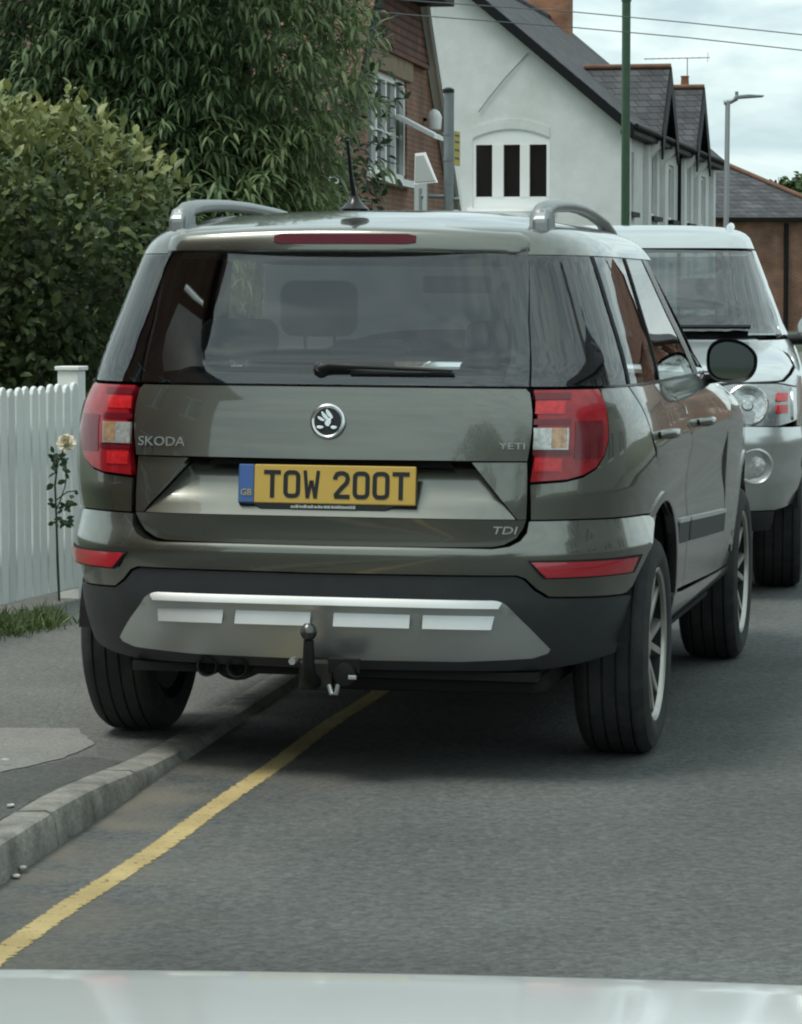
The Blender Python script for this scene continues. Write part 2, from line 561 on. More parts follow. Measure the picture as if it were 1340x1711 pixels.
r2 = N.new('ShaderNodeValToRGB'); r2.color_ramp.elements[0].color = (0.38, 0.285, 0.12, 1); r2.color_ramp.elements[1].color = (0.54, 0.42, 0.19, 1)
r2.color_ramp.elements[0].position = 0.3; r2.color_ramp.elements[1].position = 0.7
K.new(n2.outputs['Fac'], r2.inputs['Fac'])
K.new(r2.outputs['Color'], p.inputs['Base Color'])
trn = N.new('ShaderNodeBsdfTransparent'); mxs = N.new('ShaderNodeMixShader')
K.new(r1.outputs['Result'], mxs.inputs['Fac']); K.new(p.outputs['BSDF'], mxs.inputs[1]); K.new(trn.outputs['BSDF'], mxs.inputs[2])
K.new(mxs.outputs['Shader'], N['Material Output'].inputs['Surface'])
bp = N.new('ShaderNodeBump'); bp.inputs['Strength'].default_value = 0.6; bp.inputs['Distance'].default_value = 0.004
K.new(n1.outputs['Fac'], bp.inputs['Height']); K.new(bp.outputs['Normal'], p.inputs['Normal'])
V, F, E_ = [], [], []
rl = random.Random(7); y = 2.0; k = 0; wob = [rl.uniform(-1, 1) for _ in range(400)]
while y < 80:
    c_ = kx(y) + 0.24 + 0.022 * min(max(y - 7.4, -3), 6) + 0.006 * math.sin(y * 1.7) + 0.004 * math.sin(y * 4.1 + 1)
    j1, j2 = rl.uniform(-.006, .004), rl.uniform(-.004, .006)
    for o_, e in ((-0.044, 1), (-0.026, 0), (0.026, 0), (0.044, 1)):
        V.append((c_ + o_, y, 0.0014)); E_.append(e)
    y += 0.1 if y < 14 else 0.5; k += 1
for i in range(k - 1):
    for j in range(3):
        F.append((4 * i + j, 4 * i + j + 1, 4 * i + j + 5, 4 * i + j + 4))
yl = structure(mesh_obj('yellow_line', V, F, m))
at = yl.data.attributes.new('edge', 'FLOAT', 'POINT'); at.data.foreach_set('value', E_)
# ------------------------------------------------------------------ buildings
M_white_wall = mat('white_painted_brick', (0.68, 0.70, 0.685), 0.85, col2=(0.58, 0.60, 0.57), c2scale=0.7, c2lo=0.45, c2hi=0.75, var=0.06, vscale=2.5, bump=0.5, bscale=9)
M_white_frame = mat('white_frame', (0.82, 0.84, 0.83), 0.5)
M_pane = mat('dark_pane', (0.008, 0.010, 0.011), 0.06, spec=0.6)
M_pane_sky = mat('pane', (0.03, 0.035, 0.038), 0.03, spec=1.0)
M_barge_black = mat('black_bargeboard', (0.012, 0.014, 0.015), 0.6, spec=0.1)
M_slate = brick_mat('slate', (0.055, 0.058, 0.064), (0.085, 0.088, 0.094), (0.02, 0.02, 0.022), 0.3, 0.16, 0.012, bump=0.5)
M_tile_red = brick_mat('clay_tile', (0.12, 0.065, 0.045), (0.17, 0.085, 0.055), (0.04, 0.025, 0.02), 0.18, 0.10, 0.01, bump=0.6)
M_brick = brick_mat('red_brick', (0.24, 0.095, 0.055), (0.17, 0.07, 0.045), (0.20, 0.16, 0.12), bump=0.3)
M_tilehung = brick_mat('hung_tile', (0.19, 0.075, 0.048), (0.13, 0.056, 0.04), (0.035, 0.018, 0.014), 0.17, 0.115, 0.02, bump=0.8)
M_brick_o = brick_mat('orange_brick', (0.34, 0.13, 0.06), (0.25, 0.095, 0.05), (0.2, 0.15, 0.11))
M_stone = mat('buff_stone', (0.24, 0.185, 0.12), 0.9, var=0.2, vscale=4)
M_ridge = mat('ridge_tile', (0.15, 0.078, 0.048), 0.85, var=0.3, vscale=3)
M_inside = mat('room_dark', (0.02, 0.02, 0.02), 0.9)
M_lead = mat('lead_flashing', (0.22, 0.23, 0.235), 0.7)
M_pot = mat('chimney_pot', (0.30, 0.12, 0.055), 0.85, var=0.2)

def holed(name, poly, holes, d0, d1, m, parent, axis='y'):
    """Wall slab with real openings: polygon with holes, extruded d0..d1."""
    bm = bmesh.new()
    def P(a, b, d): return (a, d, b) if axis == 'y' else (d, a, b)
    loops, edges = [], []
    for lp in [poly] + holes:
        vs_ = [bm.verts.new(P(a, b, d0)) for a, b in lp]
        loops.append(vs_)
        edges += [bm.edges.new((vs_[i], vs_[(i + 1) % len(vs_)])) for i in range(len(vs_))]
    r = bmesh.ops.triangle_fill(bm, use_beauty=True, use_dissolve=False, edges=edges)
    faces = [g for g in r['geom'] if isinstance(g, bmesh.types.BMFace)]
    mp_ = {}
    for lp in loops:
        for v in lp:
            co = v.co.copy()
            if axis == 'y': co.y = d1
            else: co.x = d1
            mp_[v] = bm.verts.new(co)
    for f in faces:
        bm.faces.new([mp_[v] for v in reversed(f.verts)])
    for lp in loops:
        n = len(lp)
        for i in range(n):
            bm.faces.new((lp[i], lp[(i + 1) % n], mp_[lp[(i + 1) % n]], mp_[lp[i]]))
    bmesh.ops.recalc_face_normals(bm, faces=bm.faces)
    return bm_obj(name, bm, m, parent)

def slab(name, pts, th, m, parent):
    """Flat roof plane of thickness th below its top face."""
    bm = bmesh.new()
    P = [Vector(p) for p in pts]
    n = (P[1] - P[0]).cross(P[2] - P[0]).normalized()
    if n.z < 0: n = -n
    A = [bm.verts.new(p) for p in P]; B = [bm.verts.new(p - n * th) for p in P]
    bm.faces.new(A); bm.faces.new(B[::-1])
    for i in range(len(P)):
        bm.faces.new((A[i], B[i], B[(i + 1) % len(P)], A[(i + 1) % len(P)]))
    bmesh.ops.recalc_face_normals(bm, faces=bm.faces)
    return bm_obj(name, bm, m, parent)

def board(name, p, q, h, t, m, parent, side):
    """Board from p to q, h deep vertically, thickness t along vector side."""
    p, q, side = Vector(p), Vector(q), Vector(side)
    bm = bmesh.new()
    z = Vector((0, 0, h))
    A = [p, q, q - z, p - z]
    A1 = [bm.verts.new(a) for a in A]; B1 = [bm.verts.new(a + side * t) for a in A]
    bm.faces.new(A1); bm.faces.new(B1[::-1])
    for i in range(4):
        bm.faces.new((A1[i], B1[i], B1[(i + 1) % 4], A1[(i + 1) % 4]))
    bmesh.ops.recalc_face_normals(bm, faces=bm.faces)
    return bm_obj(name, bm, m, parent)

def chimney(parent, x, y, z0, z1, wx, wy, m, pots, hp=0.5):
    ch = box('chimney', (x - wx / 2, y - wy / 2, z0), (x + wx / 2, y + wy / 2, z1), m, parent)
    box('chimney_cap', (x - wx / 2 - .06, y - wy / 2 - .06, z1 + .003), (x + wx / 2 + .06, y + wy / 2 + .06, z1 + 0.16), m, ch)
    for k in range(pots):
        px_ = x + (k - (pots - 1) / 2) * wx / max(pots, 1) * 1.1
        lathe('chimney_pot', [(z1 + .16, .15), (z1 + .2, .13), (z1 + .1 + hp, .11), (z1 + .16 + hp, .13), (z1 + .16 + hp, .09)], M_pot, ch, 14, axis='z', center=(px_, y, 0))
    return ch

# ---- white gable-ended terrace
wh = thing('white_house', 'white painted terrace with dark slate roof, gable end window and two roof gables', 'house', (4.99, 72.0, 0), (0, 0, -rad(11.4)))
EV, PT = 5.36, math.tan(rad(40))
RZ = EV + 4.5 * PT
GL = 20.5
# opening of the gable window (local x from the road corner), arched head
def gpx(px_): return (px_ - 1037) / 73.4      # photograph pixel -> metres along the gable
wx0, wx1, wz0, wz1 = gpx(786), gpx(916), 3.36, 4.98
arch = []
for k in range(13):
    a = k / 12; x_ = wx1 + (wx0 - wx1) * a
    arch.append((x_, 4.93 + 0.20 * (1 - (2 * a - 1) ** 2)))
hole = [(wx0, wz0), (wx1, wz0)] + arch
holed('gable_wall', [(0, -0.1), (0, EV), (-4.5, RZ), (-9, EV), (-9, -0.1)], [hole], 0.0, 0.18, M_white_wall, wh)
fh = []
for y0, y1, z0, z1 in ((1.0, 2.2, 3.3, 4.7), (5.2, 6.8, 3.3, 5.0), (9.3, 10.5, 3.3, 4.7), (13.0, 14.6, 3.3, 5.0), (17.2, 18.4, 3.3, 4.7), (1.0, 2.4, .9, 2.3), (5.2, 6.8, .9, 2.3), (13.0, 14.6, .9, 2.3), (9.4, 10.4, 0.1, 2.2)):
    fh.append([(y0, z0), (y1, z0), (y1, z1), (y0, z1)])
holed('front_wall', [(0.19, -0.1), (GL, -0.1), (GL, EV), (0.19, EV)], fh, 0.0, -0.18, M_white_wall, wh, axis='x')
box('inner_core', (-8.9, 0.5, 0), (-0.5, GL - .1, EV - .2), M_inside, wh)
prism('far_gable', [(0, 0), (0, EV), (-4.5, RZ), (-9, EV), (-9, 0)], GL + .01, GL + .2, M_white_wall, wh)
gw = box('gable_window', (wx0 + .002, 0.02, wz0 + .002), (wx1 - .002, 0.12, wz0 + .26), M_white_frame, wh)
head = prism('window_head', [(x_, z_ - 0.002) for x_, z_ in arch] + [(wx0, 4.80), (wx1, 4.80)], 0.02, 0.12, M_white_frame, gw)
pans = [(gpx(791), gpx(819)), (gpx(838), gpx(866)), (gpx(882), gpx(911))]
xs_ = [wx0 + .002] + [v for p_ in pans for v in p_] + [wx1 - .002]
for k in range(0, len(xs_), 2):
    box('mullion', (xs_[k], 0.012, wz0 + .255), (xs_[k + 1], 0.125, 4.81), M_white_frame, gw)
for a, b in pans:
    box('pane', (a, 0.10, wz0 + .25), (b, 0.108, 4.82), M_pane, gw)
board('sill', (wx0 - .12, -0.06, wz0), (wx1 + .12, -0.06, wz0), 0.07, 0.24, M_white_frame, gw, (0, 1, 0))
# painted brick arch over the window, a hair proud of the wall
ring = [(x_, z_ + 0.03) for x_, z_ in arch] + [(x_ , z_ + 0.26) for x_, z_ in reversed(arch)]
prism('brick_arch', ring, -0.012, 0.01, M_white_wall, gw)
prism('porch_roof', [(wx0 - .1, 3.18), (wx1 - .5, 3.18), (wx1 - .3, 2.95), (wx0 - .3, 2.95)], -0.55, 0.0, M_white_frame, wh)
tube('wall_cable', [(gpx(880), -0.03, 1.39 + 402 / 73.4), (gpx(842), -0.03, 1.39 + 362 / 73.4), (gpx(815), -0.03, 1.39 + 330 / 73.4), (gpx(796), -0.03, 1.39 + 305 / 73.4)], 0.012, M_lead, wh, 5)
for y0, y1, z0, z1 in [(h[0][0], h[1][0], h[0][1], h[2][1]) for h in fh]:
    wf = box('window', (-0.14, y0, z0), (-0.08, y1, z0 + .08), M_white_frame, wh)
    box('frame', (-0.14, y0, z1 - .08), (-0.08, y1, z1), M_white_frame, wf)
    for q in (y0 + .04, (y0 + y1) / 2, y1 - .04):
        box('frame', (-0.138, q - .035, z0 + .08), (-0.082, q + .035, z1 - .08), M_white_frame, wf)
    box('pane', (-0.125, y0 + .01, z0 + .05), (-0.12, y1 - .01, z1 - .05), M_pane_sky, wf)
    if z0 > 0.5: box('sill', (-0.05, y0 - .12, z0 - .11), (0.14, y1 + .12, z0 - .003), M_barge_black if z0 > 3 else M_stone, wf)
# pilaster strips and corbels along the front
for y in (0.45, 4.3, 7.7, 12.1, 15.5, 19.6):
    box('pilaster', (0.003, y - .28, 0), (0.13, y + .28, 4.95), M_white_wall, wh)
tube('downpipe', [(0.08, 11.0, 0.1), (0.08, 11.0, 4.9), (0.2, 11.0, 5.15)], 0.05, M_barge_black, wh, 8)
ov = 0.32
roofR = slab('roof_slope', [(-4.5, -0.28, RZ + .12), (ov, -0.28, EV + .12 - ov * PT), (ov, GL + .4, EV + .12 - ov * PT), (-4.5, GL + .4, RZ + .12)], 0.14, M_slate, wh)
slab('roof_slope', [(-4.5, -0.28, RZ + .12), (-9 - ov, -0.28, EV + .12 - ov * PT), (-9 - ov, GL + .4, EV + .12 - ov * PT), (-4.5, GL + .4, RZ + .12)], 0.14, M_slate, wh)
board('bargeboard', (-4.5, -0.30, RZ + .10), (ov, -0.30, EV + .10 - ov * PT), 0.26, 0.05, M_barge_black, roofR, (0, 1, 0))
board('bargeboard', (-4.5, -0.30, RZ + .10), (-9 - ov, -0.30, EV + .10 - ov * PT), 0.26, 0.05, M_barge_black, roofR, (0, 1, 0))
box('soffit', (0.003, -0.2, EV - .36), (ov - .02, GL + .3, EV - .26), M_barge_black, roofR)
tube('gutter', [(ov + .05, -0.28, EV - .18), (ov + .05, GL + .4, EV - .18)], 0.06, M_barge_black, roofR, 8)
tube('ridge_tiles', [(-4.5, -0.28, RZ + .13), (-4.5, GL + .4, RZ + .13)], 0.09, M_slate, roofR, 8)
board('verge_flashing', (-4.5, GL + .35, RZ + .16), (ov, GL + .35, EV + .16 - ov * PT), 0.1, 0.12, M_lead, roofR, (0, 1, 0))
for yc_ in (6.0, 13.8):
    gz, hw, gx1 = 6.92, 1.55, 0.42
    xb = -(gz - EV - .12) / PT
    ez = 5.22
    gf = prism('roof_gable', [(yc_ - 1.35, EV - .3), (yc_ + 1.35, EV - .3), (yc_ + 0.05, gz - .18), (yc_ - .05, gz - .18)], -1.2, 0.06, M_white_wall, wh, axis='x')
    for sg in (-1, 1):
        slab('gable_slope', [(xb, yc_, gz), (gx1, yc_, gz), (gx1, yc_ + sg * (hw + .1), ez), (0.16, yc_ + sg * (hw + .1), ez)], 0.08, M_slate, gf)
        board('bargeboard', (gx1 + .02, yc_, gz + .02), (gx1 + .02, yc_ + sg * (hw + .12), ez + .02), 0.62, 0.05, M_barge_black, gf, (-1, 0, 0))
        prism('corbel', [(0.003, 4.55), (0.003, 5.05), (0.36, 5.05), (0.36, 4.9)], yc_ + sg * 1.5 - .12, yc_ + sg * 1.5 + .12, M_white_frame, gf)
    tube('ridge_tiles', [(xb, yc_, gz + .03), (gx1, yc_, gz + .03)], 0.07, M_ridge, gf, 8)
chimney(wh, -4.55, 18.6, 8.2, 10.9, 1.30, 0.75, M_brick_o, 2)
chimney(wh, -1.05, 20.0, 5.6, 7.05, 0.95, 0.6, M_brick_o, 2, 0.46)

# ---- tv aerial on the lower chimney
def local(o, p):
    return o.matrix_basis @ Vector(p)
wh.matrix_basis = wh.matrix_basis
M_alu = mat('aerial_metal', (0.30, 0.32, 0.33), 0.5, 0.7)
ap = Matrix.LocRotScale(Vector((4.99, 72, 0)), Matrix.Rotation(-rad(11.4), 3, 'Z').to_quaternion(), Vector((1, 1, 1))) @ Vector((-0.72, 20.0, 7.65))
ae = thing('tv_aerial', 'thin television aerial on the small chimney of the white terrace', 'aerial', ap)
tube('mast', [(0, 0, -0.35), (0, 0, 0.52)], 0.016, M_alu, ae, 6)
tube('boom', [(-1.25, -.1, 0.50), (0.65, .05, 0.55)], 0.016, M_alu, ae, 6)
for k in range(9):
    u = -1.2 + k * 0.19
    tube('element', [(u, -0.35, 0.505 + (u + 1.2) * .026), (u + .03, 0.35, 0.505 + (u + 1.2) * .026)], 0.006, M_alu, ae, 4)
tube('reflector_rod', [(0.55, -.3, 0.40), (0.62, .3, 0.72)], 0.010, M_alu, ae, 4)

# ---- brick house with the white bargeboard, left of the white terrace
bh = thing('brick_house', 'red brick house with tile-hung gable, white bargeboard and white framed window', 'house', (0.71, 50.0, 0), (0, 0, -rad(9.1)))
apex = (-5.0, 7.5)
wy0, wy1, wz0, wz1 = -7.3, -3.95, 3.02, 4.46
holed('brick_wall', [(0, -0.1), (0, 3.25), (-1.85, 4.80), (-8.15, 4.80), (-10, 3.25), (-10, -0.1)], [[(wy0, wz0), (wy1, wz0), (wy1, wz1), (wy0, wz1)]], 0.0, -0.22, M_brick, bh, axis='x')
prism('hung_tiles', [(-1.80, 4.80), (-5.0, 7.48), (-8.2, 4.80)], -0.2, 0.05, M_tilehung, bh, axis='x')
box('tile_drip', (0.0, -7.6, 4.74), (0.10, -2.4, 4.80), M_tilehung, bh)
box('end_wall', (-8, -9.95, 0), (-0.24, -0.02, 3.2), M_brick, bh)
for sg, ye in ((1, 0.35), (-1, -10.35)):
    sl = slab('roof_slope', [(-8.3, -5, 7.62), (0.16, -5, 7.62), (0.16, ye, 2.97), (-8.3, ye, 2.97)], 0.12, M_tile_red, bh)
    board('bargeboard', (0.20, -5, 7.56), (0.20, ye, 2.92), 0.26, 0.05, M_white_frame if sg > 0 else M_barge_black, sl, (-1, 0, 0))
    board('soffit_board', (0.15, -5, 7.40), (0.15, ye, 2.78), 0.05, 0.14, M_white_frame, sl, (-1, 0, 0))
box('cornice', (0.055, -7.5, 5.62), (0.55, -2.95, 5.74), M_barge_black, bh)
box('stone_lintel', (-0.01, wy0 - .25, wz1 + .003), (0.05, wy1 + .28, wz1 + .33), M_stone, bh)
wf = box('window', (-0.12, wy0, wz0), (-0.04, wy1, wz0 + .09), M_white_frame, bh)
box('frame', (-0.12, wy0, wz1 - .09), (-0.04, wy1, wz1), M_white_frame, wf)
box('sill', (-0.03, wy0 - .1, wz0 - .10), (0.16, wy1 + .1, wz0 - .003), M_white_frame, wf)
nq = 4
for k in range(nq + 1):
    q = wy0 + .05 + (wy1 - wy0 - .1) * k / nq
    box('frame', (-0.118, q - .055, wz0 + .09), (-0.03, q + .055, wz1 - .09), M_white_frame, wf)
for k in range(nq):
    a = wy0 + .05 + (wy1 - wy0 - .1) * k / nq; b = wy0 + .05 + (wy1 - wy0 - .1) * (k + 1) / nq
    box('pane', (-0.10, a + .05, wz0 + .08), (-0.095, b - .05, wz1 - .08), M_pane_sky, wf)
    box('glazing_bar', (-0.104, a + .056, wz0 + .62), (-0.06, b - .056, wz0 + .66), M_white_frame, wf)
# top-hung casement standing open
sash = prism('open_casement', [(0.0, 3.95), (0.55, 3.66), (0.55, 3.60), (0.0, 3.88)], -4.95, -4.05, M_white_frame, wf)
wl = lathe('wall_lantern', [(0, .04), (.04, .10), (.22, .12), (.30, .08), (.34, .02)], M_white_frame, bh, 14, axis='z', center=(0.16, -2.35, 3.82))
box('lantern_arm', (0, -2.38, 3.98), (0.12, -2.32, 4.03), M_barge_black, wl)
chimney(bh, -3.5, -7.2, 6.0, 9.4, 0.9, 0.7, M_brick, 2)

# ---- far brick house with hipped slate roof
fb = thing('brick_house', 'low far brick house with hipped slate roof and terracotta hip tiles', 'house', (12.3, 125, 0))
ez = 4.42
holed('brick_wall', [(-4, -0.1), (4.9, -0.1), (4.9, ez), (-4, ez)], [], 0, .22, M_brick, fb)
tube('downpipe', [(2.85, -.08, 0), (2.85, -.08, 4.2)], .09, M_barge_black, fb, 8)
box('side_walls', (-3.98, .23, 0), (4.88, 8.9, ez - .05), M_brick, fb)
box('gutter', (-4.3, -.42, ez - .12), (5.3, -.28, ez), M_barge_black, fb)
rd_ = slab('roof_slope', [(-4.3, -.3, ez), (5.2, -.3, ez), (0.05, 4.5, 7.0), (-4.3, 4.5, 7.0)], .1, M_slate, fb)
slab('roof_slope', [(5.2, -.3, ez), (5.2, 9.2, ez), (0.05, 4.5, 7.0)], .1, M_slate, fb)
slab('roof_slope', [(-4.3, 9.2, ez), (5.2, 9.2, ez), (0.05, 4.5, 7.0), (-4.3, 4.5, 7.0)], .1, M_slate, fb)
tube('hip_tiles', [(5.2, -.3, ez + .05), (0.05, 4.5, 7.06)], 0.10, M_ridge, fb, 8)
tube('ridge_tiles', [(-4.3, 4.5, 7.06), (0.05, 4.5, 7.06)], 0.10, M_ridge, fb, 8)

# ---- houses across the road and behind, seen mirrored in the car's paint and glass
M_render = mat('grey_render', (0.30, 0.32, 0.31), 0.9, var=0.1, vscale=1.0)
def plain_house(label, loc, rz, w, d, ev, rise, wm_, rm_, n_win=3, gable_front=False, ch=None):
    t = thing('brick_house', label, 'house', loc, (0, 0, rz), 'houses mirrored in the car')
    holes = []
    for k in range(n_win):
        xc_ = w * (k + .5) / n_win
        for z0 in (0.9, 3.3):
            holes.append([(xc_ - .7, z0), (xc_ + .7, z0), (xc_ + .7, z0 + 1.4), (xc_ - .7, z0 + 1.4)])
    if gable_front:
        poly = [(0, 0), (w, 0), (w, ev), (w / 2, ev + rise), (0, ev)]
    else:
        poly = [(0, 0), (w, 0), (w, ev), (0, ev)]
    holed('front_wall', poly, holes, 0, .25, wm_, t)
    box('side_walls', (0.01, .26, 0), (w - .01, d, ev - .02), wm_, t)
    for h in holes:
        f = box('window', (h[0][0], .1, h[0][1]), (h[1][0], .16, h[0][1] + .1), M_white_frame, t)
        box('frame', (h[0][0], .1, h[2][1] - .1), (h[1][0], .16, h[2][1]), M_white_frame, f)
        xm = (h[0][0] + h[1][0]) / 2
        box('frame', (xm - .05, .1, h[0][1] + .1), (xm + .05, .16, h[2][1] - .1), M_white_frame, f)
        box('pane', (h[0][0], .14, h[0][1]), (h[1][0], .145, h[2][1]), M_pane_sky, f)
    if gable_front:
        prism('rear_gable', poly, d - .2, d, wm_, t)
        for sg in (0, 1):
            xe = -0.3 if sg == 0 else w + .3
            slab('roof_slope', [(w / 2, -.3, ev + rise + .1), (xe, -.3, ev - .15), (xe, d + .3, ev - .15), (w / 2, d + .3, ev + rise + .1)], .12, rm_, t)
    else:
        for xx in (0.0, w - .2):
            prism('gable', [(0, ev), (d / 2, ev + rise), (d, ev)], xx, xx + .2, wm_, t, axis='x')
        slab('roof_slope', [(-.2, -.3, ev - .15), (w + .2, -.3, ev - .15), (w + .2, d / 2, ev + rise + .1), (-.2, d / 2, ev + rise + .1)], .12, rm_, t)
        slab('roof_slope', [(-.2, d + .3, ev - .15), (w + .2, d + .3, ev - .15), (w + .2, d / 2, ev + rise + .1), (-.2, d / 2, ev + rise + .1)], .12, rm_, t)
    chx, chy = (w * ch[0], ch[1]) if ch else (w * .25, d / 2)
    chimney(t, chx, chy, ev + rise - (3.0 if ch else 1.2), ev + rise + 1.6, 0.9, 0.6, wm_, 2)
    return t
plain_house('brick house across the road with a gable to the street, mirrored in the side windows', (18.6, 62, 0), rad(-100), 9, 8, 5.0, 3.4, M_brick, M_tile_red, 3, True)
plain_house('brick house across the road further along, mirrored in the doors', (20.9, 75, 0), rad(-100), 11, 8, 5.0, 3.0, M_brick_o, M_slate, 4)
plain_house('grey rendered house across the road beside the camera, outside the picture', (10.5, 15, 0), rad(-99), 12, 8, 5.2, 3.4, M_render, M_slate, 4)
plain_house('brick house beside the camera on the kerb side, its roof mirrored in the rear screen', (-5.6, 0.4, 0), rad(90), 9, 8, 5.2, 3.6, M_brick, M_slate, 3, True, (0.25, 1.0))
plain_house('unseen rendered house added far behind the camera to block low sky at the road end', (10, -34, 0), rad(180), 20, 8, 5.8, 4.0, M_render, M_slate, 4)  # unseen, made wide to block sky so upright panels mirror something dark
# ------------------------------------------------------------------ plants
M_hedge = leaf_mat('hedge_leaf', (0.056, 0.085, 0.034), (0.112, 0.146, 0.050), (0.31, 0.33, 0.12), 0.42)
M_lance = leaf_mat('lance_leaf', (0.060, 0.105, 0.050), (0.130, 0.195, 0.085), (0.26, 0.33, 0.15), 0.5)
M_darkleaf = leaf_mat('dark_leaf', (0.028, 0.052, 0.026), (0.05, 0.082, 0.038), (0.20, 0.26, 0.15), 0.4)
M_farleaf = leaf_mat('far_leaf', (0.035, 0.06, 0.022), (0.06, 0.10, 0.035), (0.09, 0.14, 0.05), 0.6)
M_bark = mat('bark', (0.06, 0.05, 0.038), 0.9, var=0.3, vscale=10, bump=0.5, bscale=40)

def unit(a):
    return a / np.maximum(np.linalg.norm(a, axis=-1, keepdims=True), 1e-9)

def leaves(name, c, axis, nrm, ln, wd, tint, m, parent, template='oval', droop=0.15):
    """One mesh of many leaves. c base points, axis along the blade, nrm the blade's upper side."""
    c = np.asarray(c); n = len(c)
    axis = unit(axis); side = unit(np.cross(axis, nrm)); up = np.cross(side, axis)
    if template == 'oval':
        T = np.array([(0, 0, 0), (.35, -.5, .10), (.35, 0, 0), (.35, .5, .10), (.7, -.42, .02), (.7, 0, -.06), (.7, .42, .02), (1, 0, -.16)])
        FT = [(0, 1, 2), (0, 2, 3), (1, 4, 5, 2), (2, 5, 6, 3), (4, 7, 5), (5, 7, 6)]
    else:
        T = np.array([(0, 0, 0), (.25, -.42, .02), (.25, .42, .02), (.55, -.5, -.04), (.55, .5, -.04), (.8, -.3, -.14), (.8, .3, -.14), (1, 0, -.28)])
        FT = [(0, 1, 2), (1, 3, 4, 2), (3, 5, 6, 4), (5, 7, 6)]
    ln = np.broadcast_to(ln, (n,)); wd = np.broadcast_to(wd, (n,))
    P = (c[:, None, :] + axis[:, None, :] * (T[None, :, 0:1] * ln[:, None, None]) + side[:, None, :] * (T[None, :, 1:2] * wd[:, None, None])
         + up[:, None, :] * (T[None, :, 2:3] * ln[:, None, None] * (droop / 0.15)))
    nv = len(T)
    V = P.reshape(-1, 3)
    me = bpy.data.meshes.new(name)
    loops = np.concatenate([np.array(f) for f in FT]); ls = np.array([len(f) for f in FT])
    LI = (loops[None, :] + (np.arange(n) * nv)[:, None]).ravel()
    LT = np.tile(ls, n); LS = np.concatenate([[0], np.cumsum(LT)[:-1]])
    me.vertices.add(len(V)); me.vertices.foreach_set('co', V.astype(np.float32).ravel())
    me.loops.add(len(LI)); me.loops.foreach_set('vertex_index', LI.astype(np.int32))
    me.polygons.add(len(LT)); me.polygons.foreach_set('loop_start', LS.astype(np.int32))
    me.polygons.foreach_set('use_smooth', np.ones(len(LT), bool))
    me.update(calc_edges=True); me.validate()
    a = me.attributes.new('tint', 'FLOAT', 'POINT')
    a.data.foreach_set('value', np.repeat(np.asarray(tint, np.float32), nv))
    me.materials.append(m)
    return link(bpy.data.objects.new(name, me), parent)

def single_leaves(c, axis, nrm, ln, wd, tint, m, parent, template, droop=0.15, levels=5):
    """The nearest leaves as objects of their own, sharing a few meshes."""
    protos = []
    for k in range(levels):
        p = leaves('leaf', np.zeros((1, 3)), np.array([[1., 0, 0]]), np.array([[0., 0, 1]]), 1.0, 1.0, [(k + .5) / levels], m, None, template, droop)
        protos.append(p.data); bpy.data.objects.remove(p)
    axis = unit(axis); side = unit(np.cross(axis, nrm)); up = np.cross(side, axis)
    for i in range(len(c)):
        o = bpy.data.objects.new('leaf', protos[min(int(tint[i] * levels), levels - 1)])
        R3 = Matrix((( axis[i][0], -side[i][0], up[i][0]), (axis[i][1], -side[i][1], up[i][1]), (axis[i][2], -side[i][2], up[i][2])))
        Mx = Matrix.Translation(Vector(c[i])) @ R3.to_4x4() @ Matrix.Diagonal((ln[i], wd[i], ln[i], 1))
        C.objects.link(o); o.parent = parent; o.matrix_local = Mx

def split_near(name, arrs, m, parent, template, n_single, droop=0.15, want=None):
    c, ax, nr, ln, wd, ti = arrs
    d = c[:, 1].copy()
    if want is not None: d[~want(c)] += 100
    idx = np.argsort(d); near, rest = idx[:n_single], idx[n_single:]
    o = leaves(name, c[rest], ax[rest], nr[rest], ln[rest], wd[rest], ti[rest], m, parent, template, droop)
    o['kind'] = 'stuff'
    single_leaves(c[near], ax[near], nr[near], ln[near], wd[near], ti[near], m, parent, template, droop)

def in_view(c):
    x = 670 + 5290.6 * c[:, 0] / c[:, 1]; y = 492 - 5290.6 * (c[:, 2] - CAM_Z) / c[:, 1]
    return (x > 5) & (x < 640) & (y > 5) & (y < 640)

# ---- clipped yellow-green hedge behind the fence
rng = np.random.default_rng(5)
hedge = thing('hedge', 'rounded yellow-green evergreen hedge bush behind the white picket fence', 'hedge', (0, 0, 0))
def ell_points(rng, c, r, n, shell=0.22, yfront=None):
    u = unit(rng.normal(size=(n, 3)))
    if yfront is not None:
        k = (u[:, 1] > yfront); u[k, 1] *= -1
    lump = 1 + 0.10 * np.sin(u[:, 0] * 7 + c[0] * 3) * np.cos(u[:, 2] * 6 + c[1]) + 0.06 * np.sin(u[:, 1] * 13 + u[:, 2] * 9)
    rad_ = lump * (1 - shell * rng.random(n) ** 1.6 + 0.05 * rng.normal(size=n) * 0.6)
    p = np.array(c) + u * np.array(r) * rad_[:, None]
    nn = unit(u / np.array(r))
    return p, nn
P, Nn = [], []
for c_, r_, n_ in (((-1.83, 15.5, 1.66), (.78, .75, .68), 5200), ((-2.25, 15.5, 1.05), (.80, .75, .75), 3800), ((-3.1, 15.6, 1.58), (.95, .85, .80), 3200), ((-2.0, 15.7, 0.55), (.85, .7, .6), 1600)):
    p, nn = ell_points(rng, c_, r_, n_, yfront=0.35)
    P.append(p); Nn.append(nn)
P = np.concatenate(P); Nn = np.concatenate(Nn)
